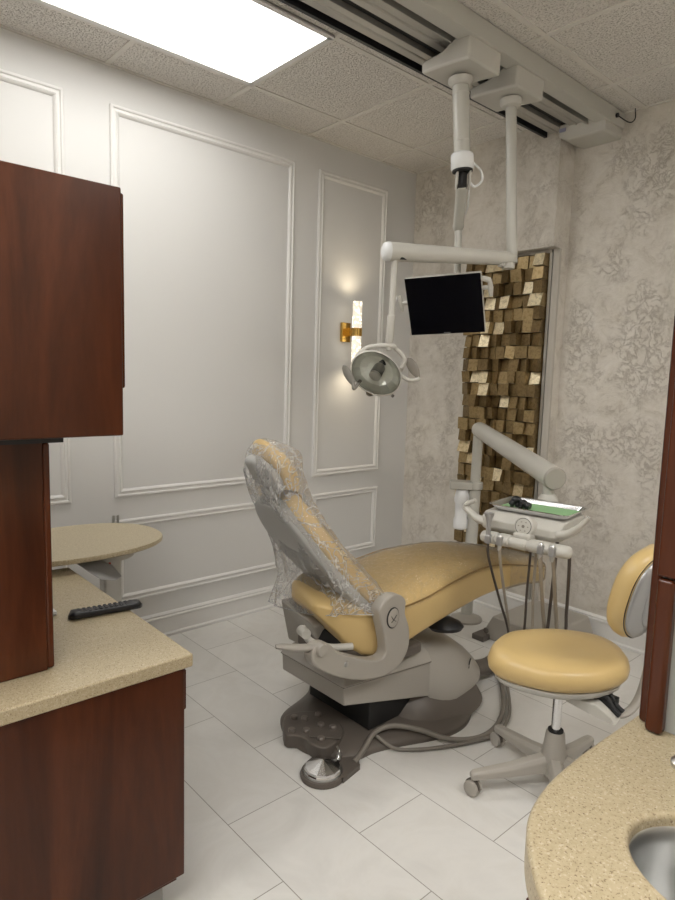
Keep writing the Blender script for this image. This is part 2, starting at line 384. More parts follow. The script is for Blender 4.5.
# ------------------------------------------------------------------ gold block mosaic
random.seed(5)
b = B(); lay = b.faces.layers.float.new('tone')
cols, cw, rh = 8, .0665, .0725
nrow = 24
for r in range(nrow):
    z1 = 2.112 - r*rh; z0 = z1 - rh + .003
    off = 0
    x = .548
    ws = [cw*random.uniform(.8, 1.2) for _ in range(cols)]; s = (1.083-.548)/sum(ws)
    for c_ in range(cols):
        x0 = x; x1 = x + ws[c_]*s - .003; x += ws[c_]*s
        d = random.uniform(.018, .066); tx = random.choice((0, .1, .4, .6, -.15, .7))*random.uniform(.5,1); tz = random.choice((0, .1, -.2, .2))*random.uniform(.4,1)
        tone = random.uniform(.25, .75)
        if random.random() < .19: tone = random.choice((1.0, 1.0, .9)); tz = .30; tx = random.uniform(-.15, .1)  # blocks tilted to catch the light: that brightness is put into a paler tone
        def f(xx, zz): return -.07 - max(.012, d + tx*((xx-x0)/(x1-x0)-.5)*(x1-x0) - tz*((zz-z0)/(z1-z0)-.5)*(z1-z0))
        q = [(x0,z0),(x1,z0),(x1,z1),(x0,z1)]
        jit = [(random.uniform(-.004,.004), random.uniform(-.004,.004)) for _ in q]
        fr = [b.verts.new((a+jx, f(a, zz), zz+jz)) for (a, zz), (jx, jz) in zip(q, jit)]; bk = [b.verts.new((a, -.073, zz)) for a, zz in q]
        fs = [b.faces.new(fr)] + [b.faces.new((fr[i], bk[i], bk[(i+1)%4], fr[(i+1)%4])) for i in range(4)]
        for ff in fs: ff[lay] = tone*(1 if ff is fs[0] else .7)
bx(b, .546, 1.085, -.074, -.0705, .36, 2.116)
mos = obj('mosaic_panel', b, M['gold'], smooth=False, weld=False)
tag(mos, 'tall gold leaf mosaic panel of uneven slanted wooden blocks on the back wall', 'wall panel')

# ------------------------------------------------------------------ ceiling lights
def ceiling_light(label, x0, x1, y0, y1, m, group=None):
    t = thing('ceiling_light', label, 'ceiling light', ((x0+x1)/2, (y0+y1)/2, RM_H-.012))
    bm = B(); z = RM_H-.012
    for a in ((x0-.012,x0+.012,y0-.012,y1+.012),(x1-.012,x1+.012,y0-.012,y1+.012),(x0,x1,y0-.012,y0+.012),(x0,x1,y1-.012,y1+.012)): bx(bm, *a, z, RM_H)
    obj('light_frame', bm, M['trimpaint'], t, smooth=False)
    bm = B(); bx(bm, x0+.012, x1-.012, y0+.012, y1-.012, RM_H-.008, RM_H-.001); obj('diffuser', bm, m, t, smooth=False)
ceiling_light('large glowing rectangular ceiling light panel near the panelled white wall', TX0+.03, TX0+.6096-.0, -2.75, TY0-TYs*2-.02, M['lamp'])
ceiling_light('unseen ceiling panel added as fill light on the sink side, behind the viewer', 2.75, 3.33, -4.5, -3.32, M['fill_lamp'])  # this and the next two panels are unseen, added to brighten the room
ceiling_light('unseen ceiling panel added as fill light by the doorway, farthest from the dental chair', 1.52, 2.1, -4.5, -3.32, M['fill_lamp'])
ceiling_light('unseen ceiling panel added as fill light near the right wall', 3.35, 3.93, -2.1, -.95, M['fill_lamp'])

# ------------------------------------------------------------------ ceiling track
t = thing('ceiling_track', 'long grey ceiling track with black slots running to the back wall', 'ceiling track', (1.22, -2.2, 2.66))
TB = RM_H - .075
bm = B(); bx(bm, 1.345, 1.415, -4.4, -.0, TB-.005, RM_H-.004); obj('fascia', bm, M['poleenamel'], t, bevel=.004)
bm = B(); bx(bm, 1.055, 1.32, -4.4, -.16, RM_H-.04, RM_H-.005); obj('track_housing', bm, M['dark'], t, smooth=False)
bm = B()
for x0, x1, z0 in ((1.305,1.316,TB-.005),(1.215,1.29,TB+.012),(1.09,1.165,TB+.012)):
    bx(bm, x0, x1, -4.4, -.16, z0, RM_H-.03)
    if x1-x0 > .05: cyl(bm, ((x0+x1)/2, -4.4, z0+.002), ((x0+x1)/2, -.16, z0+.002), .008, n=10)
obj('rail', bm, M['alu'], t, bevel=.003)
bm = B(); bx(bm, 1.055, 1.07, -4.4, -.16, TB, RM_H-.03); obj('black_edge_strip', bm, M['black'], t, smooth=False)
# end cap at the wall
bm = B()
prism(bm, [(1.155,-.20,TB+.03),(1.155,-.20,TB-.03),(1.20,-.17,TB-.05),(1.40,-.17,TB-.05),(1.405,-.20,TB+.0),(1.405,-.20,TB+.03)], (0,.197,0))
obj('end_cap', bm, M['bodylt'], t, bevel=.012)
bm = B(); bx(bm, 1.165, 1.20, -.2035, -.2, TB-.012, TB+.006); obj('sticker', bm, mat('blue_grey_sticker',(.35,.36,.5),.5), t, smooth=False)
bm = B(); cyl(bm, (1.415,-.10,TB+.035), (1.425,-.10,TB+.035), .011, n=16); tube(bm, [(1.42,-.10,TB+.035),(1.45,-.03,TB+.012),(1.47,-.012,TB+.03),(1.475,-.03,RM_H-.002)], .0028, 6)
obj('black_cable', bm, M['black'], t)

def carriage(parent, xc, yc):
    bm = B(); x0, x1, y0, y1 = xc-.125, xc+.118, yc-.105, yc+.105; zt = RM_H-.07; n = 10
    # front face bottom line curved upward towards the left
    rings = []
    for yy in (y0, y1):
        pts = [(x0, zt-.03), (x0, zt-.075)]
        for i in range(1, n):
            s = i/n; pts.append((x0+(x1-x0)*s, zt-.075-.018*math.sin(s*PI*.5)+.006*math.sin(s*PI)))
        pts += [(x1, zt-.095), (x1, zt+.015), (x1-.06, zt+.012), (x1-.14, zt-.022)]
        rings.append([V((a, yy, z)) for a, z in pts])
    skin(bm, rings); return obj('carriage', bm, M['bodylt'], parent, bevel=.012)

# ------------------------------------------------------------------ monitor on its ceiling pole
MX, MY = 1.275, -1.175
t = thing('ceiling_monitor', 'black flat monitor hanging from the thick ceiling pole on the nearer carriage', 'monitor', (MX, MY, 2.60))
carriage(t, 1.285, -1.185)
P0 = V((MX, MY, 2.62)); P1 = V((1.291,-1.157,2.285))
d = (P1-P0).normalized()
bm = B(); lathe(bm, P0+d*0, d, [(.05,0),(.05,.012),(.042,.026),(.036,.03)], 28); obj('flange', bm, M['bodylt'], t)
bm = B(); cyl(bm, P0, P1, .034, n=28); obj('upper_pole', bm, M['poleenamel'], t)
for q_ in (.055, .24):
    bm = B(); lathe(bm, P0+d*q_, d, [(.0345,0),(.0352,.001),(.0352,.006),(.0345,.007)], 28); obj('ring', bm, M['bodylt'], t)
bm = B(); lathe(bm, P1-d*.045, d, [(.04,0),(.046,.006),(.047,.06),(.043,.066),(.03,.068)], 28); obj('collar', bm, M['white'], t)
bm = B(); lathe(bm, P1+d*.02, d, [(.042,0),(.042,.008),(.03,.01)], 28); obj('black_ring', bm, M['dark'], t)
K = P1 + d*.03
bm = B()
for s in (-1, 1):
    o = K + rt0*s*.026
    prism(bm, [o+Z1*.01-up*0+fw*.02, o+fw*-.02+Z1*.01, o+Z1*-.05-fw*.012, o+Z1*-.07, o+Z1*-.05+fw*.018], rt0*.008)
obj('knuckle', bm, M['bodylt'], t, bevel=.002)
bm = B(); box(bm, K+Z1*-.025, (.03,.03,.06)); cyl(bm, K+Z1*-.055-rt0*.02, K+Z1*-.055+rt0*.02, .012, n=14); obj('joint', bm, M['dark'], t, bevel=.003)
L1 = V((1.162,-1.0,2.085)); L0 = K+Z1*-.05
bm = B(); tube(bm, [L0, L0.lerp(L1,.5), L1], .023, 14, smooth=True); lathe(bm, L1, (L1-L0), [(.023,-.02),(.026,0),(.02,.014)], 14); obj('link_arm', bm, M['poleenamel'], t)
bm = B(); tube(bm, [L0+rt0*.03, L0.lerp(L1,.5)+rt0*.033, L1+rt0*.018+Z1*.02, L1-Z1*.06+rt0*.014, L1-Z1*.13+rt0*.02], .0045, 8)
tube(bm, [P1-d*.01+rt0*.045, P1+d*.02+rt0*.075, P1+d*.06+rt0*.08, P1+d*.085+rt0*.05, P1+d*.07+rt0*.03], .005, 8)
obj('cable', bm, M['white'], t)
L2 = V((1.175,-1.0,1.77))
bm = B(); cyl(bm, L1, L2, .0155, n=18); obj('lower_pole', bm, M['poleenamel'], t)
# screen quad (four corners seen), given thickness
TL, TR, BR, BL = V((1.0153,-1.1835,1.8476)), V((1.3288,-1.043,1.8624)), V((1.2917,-.9346,1.6192)), V((.9782,-1.0751,1.6044))
c = (TL+TR+BR+BL)/4; ux = ((TR-TL)+(BR-BL)).normalized(); uy = ((TL-BL)+(TR-BR)); uy = (uy-ux*uy.dot(ux)).normalized(); un = ux.cross(uy)
if un.dot(camd and (cam.location - c)) < 0: un = -un
def quad(hw, hh, o, dpt):
    bm = B(); prism(bm, [c+ux*a*hw+uy*e*hh+un*o for a, e in ((-1,-1),(1,-1),(1,1),(-1,1))], un*-dpt); return bm
HW = ((TR-TL).length+(BR-BL).length)/4; HH = ((TL-BL).length+(TR-BR).length)/4
obj('housing', quad(HW, HH, 0, .028), M['bodylt'], t, bevel=.006)
obj('bezel', quad(HW-.001, HH-.001, .004, .004), M['screen'], t, bevel=.0015)
obj('screen', quad(HW-.013, HH-.016, .0052, .002), M['screen'], t, smooth=False)
bm = B()
for i, dx in enumerate((-.012,-.006,0,.006,.012)): box(bm, c-uy*(HH-.007)+ux*dx+un*.0045, (.0035,.0035,.0012), Matrix((ux,uy,un)).transposed())
obj('maker_mark', bm, M['silver'], t, smooth=False)
bm = B(); tube(bm, [c-un*.02, c-un*.07, L2+Z1*.02], .02, 12); obj('mount', bm, M['bodylt'], t)
for s in (-1, 1):
    hm = B(); a = c + ux*s*(HW+.0)+uy*.02*(1 if s<0 else 3.2); e = a + ux*s*.035
    tube(hm, [a-un*.01-ux*s*.02, a-un*.01+ux*s*.01, e-un*.01], .010, 12)
    tube(hm, [e+uy*.035-un*.01, e-un*.008, e-uy*.04-un*.01], lambda q: .0075+.004*math.sin(q*PI), 12)
    if s > 0: tube(hm, [e+uy*.03-un*.01, e-ux*.03+uy*.04-un*.01, e-ux*.05+uy*.03-un*.02], .012, 12)
    obj('handle', hm, M['bodylt'], t)
bm = B(); lathe(bm, c-ux*(HW+.055)+uy*.045, uy, [(.001,-.01),(.009,-.006),(.009,.006),(.001,.01)], 14); obj('knob', bm, M['white'], t)

# ------------------------------------------------------------------ operating light on its ceiling pole
t = thing('dental_light', 'ceiling-hung dental operating light with a clear oval face and side handles', 'dental light', (1.31,-.86,2.60))
carriage(t, 1.285, -.86)
Q0 = V((1.31,-.865,2.62)); Q1 = V((1.354,-.85,1.925)); d = (Q1-Q0).normalized()
bm = B(); lathe(bm, Q0, d, [(.048,0),(.048,.015),(.04,.028),(.026,.034)], 28); obj('flange', bm, M['bodylt'], t)
bm = B(); cyl(bm, Q0, Q1, .0235, n=28); obj('pole', bm, M['poleenamel'], t)
A0 = V((1.345,-.865,1.943)); A1 = V((1.083,-1.36,1.932))
dd = (A1-A0).normalized()
bm = B(); prof = [(.004,-.035),(.02,-.034),(.034,-.02),(.037,.0),(.039,.3),(.0405,(A1-A0).length-.02)]
LL = (A1-A0).length
lathe(bm, A0, dd, [(.002,-.034),(.018,-.032),(.027,-.02),(.0295,0),(.037,LL*.7),(.040,LL-.004)], 32); obj('horizontal_arm', bm, M['bodylt'], t, angle=50)
bm = B(); lathe(bm, A1, dd, [(.0405,-.004),(.041,.006),(.036,.02),(.02,.028),(.001,.03)], 32); obj('arm_end_cap', bm, M['white'], t, angle=60)
bm = B(); box(bm, A0+V((-.012,-.02,-.032)), (.03,.05,.014)); cyl(bm, A0-Z1*.045, A0-Z1*.02, .028, n=20); obj('swivel', bm, M['bodylt'], t, bevel=.004)
R0 = A1 - dd*.03 - Z1*.03; R1 = V((1.10,-1.345,1.665)); R2 = V((1.096,-1.349,1.555))
bm = B(); box(bm, R0+Z1*.0+dd*-.03, (.05,.05,.008)); obj('slot', bm, M['dark'], t, bevel=.002)
bm = B(); cyl(bm, R0, R1, .0135, n=18); obj('drop_rod', bm, M['bodylt'], t)
bm = B(); lathe(bm, R1, (R2-R1), [(.0135,-.002),(.0175,0),(.0175,(R2-R1).length-.01),(.015,(R2-R1).length+.01),(.008,(R2-R1).length+.02)], 20); cyl(bm, R2+V((.012,-.014,.012)), R2+V((.014,-.016,.012)), .004, n=10); obj('sleeve', bm, M['bodylt'], t)
HC = V((1.064,-1.390,1.420))           # head centre
ax = (V((.63,-.66,-.22))).normalized()
hu = (rt*math.cos(-.6)+up*math.sin(-.6)); hu = (hu - ax*hu.dot(ax)).normalized(); hv = ax.cross(hu)
if hv.dot(up) < 0: hv = -hv
bm = B(); lathe(bm, HC, ax, [(.004,-.075),(.05,-.07),(.09,-.05),(.116,-.02),(.124,0),(.124,.008),(.118,.012),(.116,.004),(.108,-.018),(.084,-.046),(.045,-.062),(.003,-.066)], 48, 0.95, .74, u=hu); obj('dish_shell', bm, M['bodylt'], t, angle=60)
bm = B(); lathe(bm, HC, ax, [(.1155,.002),(.107,-.017),(.083,-.045),(.045,-.061),(.003,-.065)], 14, 0.95, .74, u=hu)
for f in list(bm.faces):
    if len(f.verts) > 4 and f.calc_center_median().dot(ax) > HC.dot(ax)-.01: bm.faces.remove(f)
obj('reflector', bm, mat('warm_reflector', (.95,.96,.90), .2, .2), t, smooth=False)
bm = B(); lathe(bm, HC, ax, [(.117,.006),(.09,.014),(.05,.020),(.002,.022)], 48, 0.95, .74, u=hu)
for f in list(bm.faces):
    if len(f.verts) > 4: bm.faces.remove(f)
obj('glass_cover', bm, M['glass'], t, angle=80)
bd = (ax*.62 - up*.62 - rt*.42).normalized(); b0 = HC - ax*.045 + up*.022 + rt*.018
bm = B(); lathe(bm, b0, bd, [(.02,0),(.026,.012),(.027,.052),(.022,.056)], 20); obj('bulb_housing', bm, mat('bulb_housing_grey', (.13,.125,.11), .35), t)
bm = B(); lathe(bm, b0+bd*.055, bd, [(.024,0),(.026,.004),(.026,.014),(.018,.018),(.001,.018)], 20); obj('bulb_cap', bm, M['bodylt'], t)
bm = B(); box(bm, b0+hv*.012-bd*.01, (.03,.03,.03)); obj('bulb_socket', bm, M['black'], t, bevel=.006)
bm = B()
Yk = R2 - Z1*.015
tube(bm, [HC-rt*.085+up*.070-ax*.01, HC-rt*.03+up*.112-ax*.0, Yk+rt*.012+ax*.01, HC+rt*.088+up*.105+ax*.01, HC+rt*.122+up*.065+ax*.005, HC+rt*.112+up*.020+ax*.0], .0105, 14)
lathe(bm, HC+rt*.106+up*.01-ax*.02, hu, [(.001,-.014),(.014,-.01),(.014,.008),(.001,.012)], 16)
lathe(bm, Yk-Z1*.01, -up, [(.012,-.014),(.016,0),(.012,.012)], 16)
obj('yoke', bm, M['bodylt'], t)
def paddle(c0, direction, w):
    direction = V(direction).normalized(); bm = B(); side = direction.cross(ax).normalized()
    rings = []
    for i in range(13):
        s = i/12; wd = w*(math.sin(PI*min(1, max(.02, s)))**.55)*(.75+.35*s) + .003
        rings.append([V(c0)+direction*(.10*s) + side*wd*math.cos(q*PI/6) + ax*.005*math.sin(q*PI/6) for q in range(12)])
    skin(bm, rings); return bm
hp = HC - rt*.095 - up*.055
bm = paddle(hp, (up*.88-rt*.47), .016); tube(bm, [HC-rt*.07-up*.04-ax*.03, hp-up*.012, hp+up*.008-rt*.004], .008, 10); obj('side_handle', bm, mat('handle_grey', (.22,.21,.185), .4), t)
hp = HC + rt*.185 - up*.022
bm = paddle(hp, (up*.88-rt*.50), .020); obj('side_handle', bm, mat('handle_taupe', (.22,.20,.17), .4), t)
bm = B(); tube(bm, [HC+rt*.095+up*.0-ax*.02, HC+rt*.135-up*.03-ax*.01, HC+rt*.17-up*.03, hp+rt*.003], .0095, 12); obj('handle_arm', bm, M['bodylt'], t)
bm = B(); lathe(bm, HC-hv*.088+hu*.03-ax*.03, -hv, [(.032,0),(.03,.012),(.018,.02),(.002,.022)], 18, 1, .5); obj('lower_grip', bm, mat('grip_brown', (.16,.14,.11), .4), t)
bm = B(); lathe(bm, HC+hu*.115-hv*.045, hu, [(.001,-.006),(.007,-.004),(.007,.006),(.001,.008)], 12); obj('knob', bm, M['bodydk'], t)

# ------------------------------------------------------------------ wall sconce
t = thing('wall_sconce', 'brass wall sconce with a lit bubbled glass tube on the panelled wall', 'wall lamp', (0,-.63,1.60))
bm = B(); bx(bm, 0, .022, -.655, -.585, 1.62, 1.74); obj('wall_plate', bm, M['goldmetal'], t, bevel=.002)
bm = B(); bx(bm, .02, .075, -.62, -.58, 1.655, 1.705); lathe(bm, (.095,-.60,1.655), Z1, [(.030,0),(.0335,.001),(.0335,.049),(.030,.05)], 28); obj('bracket_band', bm, M['goldmetal'], t)
bm = B(); cyl(bm, (.095,-.60,1.495), (.095,-.60,1.868), .029, n=28); obj('bubble_glass_tube', bm, M['bubble'], t)
for s, z in ((1, 1.875), (-1, 1.488)):
    l = bpy.data.lights.new('sconce_bulb', 'SPOT'); l.energy = SCONCE_W*3; l.color = (1,.84,.6); l.spot_size = math.radians(150); l.spot_blend = 1; l.shadow_soft_size = .05
    lo = bpy.data.objects.new('sconce_bulb', l); COL.objects.link(lo); lo.parent = t; lo.location = V((.095,-.60,z)) - t.location
    lo.rotation_euler = (PI, 0, 0) if s > 0 else (0, 0, 0)

# ------------------------------------------------------------------ dental chair
CH = (1.2, -1.5, 0)
t = thing('dental_chair', 'reclining tan dental chair on a grey lift base in the middle of the room', 'dental chair', CH)
# base plate on the floor
plate = [(1.37,-1.89),(1.43,-1.862),(1.455,-1.80),(1.462,-1.725),(1.498,-1.614),(1.545,-1.50),(1.572,-1.40),(1.565,-1.30),(1.519,-1.20),(1.446,-1.064),(1.36,-.98),(1.2,-.95),(1.03,-.98),(.93,-1.08),(.87,-1.22),(.85,-1.4),(.88,-1.55),(.96,-1.64),(1.0,-1.72),(1.04,-1.84),(1.10,-1.895),(1.2,-1.93),(1.3,-1.93)]
def smooth_loop(pts, k=4):
    n = len(pts); out = []
    for i in range(n):
        p0, p1, p2, p3 = (V((*pts[(i+j-1) % n], 0)) for j in range(4))
        for j in range(k):
            s = j/k; out.append(.5*((2*p1)+(p2-p0)*s+(2*p0-5*p1+4*p2-p3)*s*s+(3*p1-p0-3*p2+p3)*s**3))
    return out
pl = smooth_loop(plate); cc = V((1.2,-1.42,0))
def shrink(k, z, c=cc): return [c + (p-c)*k + Z1*z for p in pl]
bm = B()
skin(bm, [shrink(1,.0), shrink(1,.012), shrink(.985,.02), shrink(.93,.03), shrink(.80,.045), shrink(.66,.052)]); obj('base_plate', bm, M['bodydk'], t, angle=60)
# raised skirt towards the foot, carrying the front shell
def outline(k, z, dy=0): return None
sk = []
for z, a, y0, y1, e in ((.02,.33,-1.62,-.99,2.6),(.06,.285,-1.56,-1.0,2.6),(.10,.24,-1.52,-1.02,2.8),(.15,.215,-1.50,-1.04,3)):
    sk.append([V((1.215,(y0+y1)/2,z)) + X1*a*math.copysign(abs(math.cos(q*PI/24))**(2/e), math.cos(q*PI/24)) + Y1*(y1-y0)/2*math.copysign(abs(math.sin(q*PI/24))**(2/e), math.sin(q*PI/24)) for q in range(48)])
bm = B(); skin(bm, sk); obj('base_skirt', bm, M['bodydk'], t, angle=60)
# front shell (dome)
sk = []
for z, a, y0, y1, e in ((.075,.262,-1.46,-.975,2.7),(.10,.262,-1.46,-.98,2.7),(.16,.25,-1.47,-1.02,2.8),(.215,.23,-1.50,-1.07,3),(.26,.20,-1.52,-1.13,3),(.292,.16,-1.53,-1.2,3),(.305,.10,-1.5,-1.28,3)):
    sk.append([V((1.225,(y0+y1)/2,z)) + X1*a*math.copysign(abs(math.cos(q*PI/24))**(2/e), math.cos(q*PI/24)) + Y1*(y1-y0)/2*math.copysign(abs(math.sin(q*PI/24))**(2/e), math.sin(q*PI/24)) for q in range(48)])
for i_, r_ in enumerate(sk[:3]):
    for p in r_: p.z = (.045 + max(0, min(1, (p.y+1.5)/.5))*.06) + (0,.02,.07)[i_]
bm = B()
skin(bm, sk)
obj('front_shell', bm, M['body'], t, angle=60)
bm = B(); box(bm, (1.452,-1.14,.165), (.002,.055,.014), Matrix.Rotation(.5,3,'Z')); box(bm, (1.452,-1.14,.185), (.002,.055,.010), Matrix.Rotation(.5,3,'Z')); obj('badge', bm, M['dark'], t, smooth=False)
# lift body
bm = B()
def ring4(z, x0, x1, y0, y1, sk_=.06): return [V((x0,y0,z)), V((x1,y0,z)), V((x1+sk_,y1,z)), V((x0-.0,y1,z))]
r = [ring4(.185,1.005,1.385,-1.82,-1.40), ring4(.255,1.005,1.385,-1.825,-1.40), ring4(.262,.998,1.392,-1.832,-1.40), ring4(.30,1.03,1.365,-1.79,-1.40), ring4(.325,1.06,1.345,-1.74,-1.42,.05)]
# let the underside rise/fall: lower the front
for v in r[0][2:]: v.z = .11
skin(bm, r); obj('lift_body', bm, M['body'], t, bevel=.008)
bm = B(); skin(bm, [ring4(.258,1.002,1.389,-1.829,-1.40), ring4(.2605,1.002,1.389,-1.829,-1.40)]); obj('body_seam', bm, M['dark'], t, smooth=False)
bm = B(); bx(bm, 1.04, 1.40, -1.70, -1.2, .05, .19); bx(bm, 1.1, 1.30, -1.75, -1.6, .15, .19); obj('lift_mechanism_shade', bm, M['dark'], t, bevel=.005)  # black block painting the deep shade around the lift mechanism
bm = B(); lathe(bm, (1.30,-1.70,.30), Z1, [(.0,.01),(.13,.02),(.14,.03),(.12,.045),(.02,.05)], 32, 1, .8); obj('swivel_turret', bm, M['bodydk'], t)
# seat frame beneath the upholstery: casting from the rear lever to the arm pivot
arm_pts = [(-1.60,.52),(-1.575,.46),(-1.57,.39),(-1.60,.335),(-1.68,.30),(-1.80,.315),(-1.93,.365),(-2.03,.43),(-2.055,.475),(-2.03,.51),(-1.98,.50),(-1.93,.455),(-1.85,.415),(-1.78,.385),(-1.72,.375),(-1.70,.40),(-1.715,.47),(-1.735,.53),(-1.74,.565),(-1.70,.60),(-1.64,.60),(-1.60,.57)]
L2_ = [V((1.475, a, z)) for a, z in arm_pts]
lp = []
n_ = len(L2_)
for i in range(n_):
    p0, p1, p2, p3 = (L2_[(i+j-1) % n_] for j in range(4))
    for j in range(4):
        s = j/4; lp.append(.5*((2*p1)+(p2-p0)*s+(2*p0-5*p1+4*p2-p3)*s*s+(3*p1-p0-3*p2+p3)*s**3))
bm = B(); prism(bm, lp, (-.05,0,0)); obj('side_arm', bm, M['body'], t, bevel=.008)
bm = B(); lathe(bm, (1.476,-1.672,.52), X1, [(.038,-.003),(.040,.001),(.040,.002),(.037,.004),(.036,.004)], 32, 1, .8, u=Z1); em = obj('emblem_rim', bm, M['dark'], t)
bm = B(); lathe(bm, (1.478,-1.672,.52), X1, [(.036,-.003),(.0362,.002),(.034,.003),(.001,.0035)], 32, 1, .8, u=Z1); eb = obj('emblem', bm, M['body'], t)
bm = B()
for s in (-1, 1):
    o = V((1.482,-1.672,.517)); tube(bm, [o+Y1*s*.014+Z1*.012, o+Y1*s*.004, o+Y1*s*-.002-Z1*.006, o-Y1*s*.012-Z1*.012], .0012, 6)
obj('emblem_mark', bm, M['dark'], eb)
bm = B(); bx(bm, 1.02, 1.44, -1.75, -1.45, .31, .355); bx(bm, 1.12, 1.40, -1.84, -1.70, .34, .40); obj('seat_frame', bm, M['bodydk'], t, bevel=.012)
bm = B(); prism(bm, [(.955,-1.80,.47),(1.01,-1.80,.31),(1.20,-1.78,.31),(1.27,-1.88,.47),(1.22,-1.90,.50)], (.02,.09,0)); obj('back_support', bm, M['body'], t, bevel=.01)
bm = B(); tube(bm, [(1.30,-1.96,.50),(1.34,-1.955,.46),(1.38,-1.90,.435),(1.42,-1.82,.43)], .013, 12); cyl(bm, (1.30,-1.965,.49), (1.345,-1.975,.49), .018, n=16); obj('back_linkage', bm, M['bodylt'], t)
bm = B(); tube(bm, [(1.36,-1.90,.40),(1.36,-1.94,.42),(1.36,-1.965,.46)], .012, 10); obj('link_rod', bm, M['steel'], t)
bm = B(); lathe(bm, (1.47,-1.90,.405), X1, [(.014,-.02),(.014,.0),(.01,.006)], 14); obj('pivot_bolt', bm, M['steel'], t)
bm = B(); bx(bm, 1.15, 1.36, -1.83, -1.70, .36, .45); obj('recess_shade', bm, M['dark'], t, bevel=.01)  # no real hollow: the shade of the recess is a solid black block
bm = B(); tube(bm, [(1.455,-2.02,.495),(1.445,-2.06,.50),(1.43,-2.10,.505),(1.41,-2.13,.51),(1.40,-2.15,.512)], lambda q: .016-.006*q+.004*math.sin(PI*q), 14, flat=.7); lathe(bm, (1.475,-2.015,.49), X1, [(.022,-.04),(.024,0),(.02,.01),(.006,.012)], 18); obj('release_lever', bm, M['body'], t)
# seat
CBX = V((1.178,-1.52,0)); th_ = math.radians(13); AX = V((math.sin(th_), math.cos(th_), 0)); RX = V((AX.y, -AX.x, 0))
def UF(u, lat, z): return CBX + AX*u + RX*lat + Z1*z
tab = [(-.375,.17,.07,.58,.562),(-.36,.15,.11,.588,.545),(-.33,.12,.15,.585,.512),(-.285,.09,.19,.575,.462),(-.24,.055,.225,.565,.405),(-.17,.015,.265,.548,.352),(-.05,-.015,.285,.53,.335),(.12,-.035,.285,.545,.385),(.27,-.05,.27,.575,.415),(.42,-.05,.236,.597,.44),(.53,-.04,.208,.602,.458),(.66,-.028,.18,.59,.468),(.78,-.018,.156,.567,.47),(.88,-.01,.136,.548,.462),(.93,-.006,.115,.538,.464),(.955,-.005,.085,.53,.475),(.962,-.005,.05,.52,.488)]
S_ = interp(tab, 5)
def seat_rings(grow=0, topoff=0):
    out = []
    for u, cl, a, zt, zb in S_:
        zm, h = (zt+zb)/2, (zt-zb)/2
        out.append(sring(UF(u, cl, zm), RX, Z1, a+grow, h+grow, 7, 56, crown=.03*min(1,a/.2)))
    return out
bm = B(); skin(bm, seat_rings()); seat = obj('seat', bm, M['vinyl'], t, angle=70)
for sgn in (1, -1):
    bm = B(); pts = []
    for u, cl, a, zt, zb in S_[32:-6]: pts.append(UF(u, cl+sgn*(a+.001)*.992, zt-.006))
    tube(bm, pts, .0035, 8, smooth=False); obj('piping', bm, mat('dark_piping', (.27,.17,.06), .5), seat)
bm = B(); lathe(bm, (1.43,-1.30,.40), V((.2,0,-1)), [(.02,-.02),(.05,0),(.06,.02),(.05,.035),(.02,.04)], 20, 1, 1.4); obj('underseat_knob', bm, M['black'], t)
# backrest : stations along the back direction (front face point y,z ; half width ; half thickness)
bt = [(.03,.49,.245,.012),(.0,.515,.265,.03),(-.06,.575,.272,.04),(-.16,.675,.27,.042),(-.26,.79,.25,.042),(-.33,.885,.21,.040),(-.362,.935,.16,.036),(-.375,.958,.11,.028),(-.382,.968,.07,.012)]
BT = interp(bt, 5)
def backrings(off, hwf, th, e=5, crown=.012):
    out = []
    for i, (y, z, a, h) in enumerate(BT):
        p, q = BT[max(i-1,0)], BT[min(i+1,len(BT)-1)]
        tg = (AX*(q[0]-p[0]) + Z1*(q[1]-p[1])).normalized(); nn = RX.cross(tg); nn = nn if nn.dot(AX+Z1) > 0 else -nn
        out.append(sring(UF(y, 0, z) - nn*(off+h*1.0), RX, nn, a*hwf, h*th, e, 48, crown))
    return out
bm = B(); skin(bm, backrings(0, 1, 1, 4, .018)); back = obj('backrest', bm, M['vinyl'], t, angle=70)
bm = B(); skin(bm, backrings(.042, .97, .7, 5, 0)); obj('back_shell', bm, M['greyshell'], back, angle=70)
# headrest
ht = [(-.375,.965,.07,.012),(-.365,.975,.11,.03),(-.368,1.01,.128,.037),(-.385,1.06,.13,.038),(-.42,1.105,.12,.034),(-.46,1.137,.095,.026),(-.485,1.15,.06,.012)]
keep = BT; BT = interp(ht, 5)
bm = B(); skin(bm, backrings(.0, 1, 1, 3.4, .012)); head = obj('headrest', bm, M['vinyl'], t, angle=70)
bm = B(); skin(bm, backrings(.045, .92, .55, 4, 0)); obj('headrest_shell', bm, M['greyshell'], head, angle=70)
BT = keep
hn = (AX*.86+Z1*.5).normalized(); ht_ = RX.cross(hn); ht_ = ht_ if ht_.z > 0 else -ht_
Rm = Matrix((RX, ht_, hn)).transposed()
bm = B(); box(bm, UF(-.495,.01,1.045), (.095,.12,.05), Rm); obj('headrest_mechanism', bm, M['greyshell'], head, bevel=.02)
bm = B(); lathe(bm, UF(-.50,.058,1.055), RX, [(.026,0),(.026,.006),(.02,.012),(.004,.013)], 20); obj('headrest_knob', bm, M['silver'], head)
bm = B(); lathe(bm, UF(-.45,-.02,.965), RX, [(.018,0),(.022,.005),(.022,.07),(.018,.075)], 18); obj('headrest_pivot', bm, M['greyshell'], head)
bm = B(); box(bm, UF(-.43,0,.945), (.06,.16,.016), Rm); obj('headrest_bar', bm, M['steel'], head, bevel=.003)

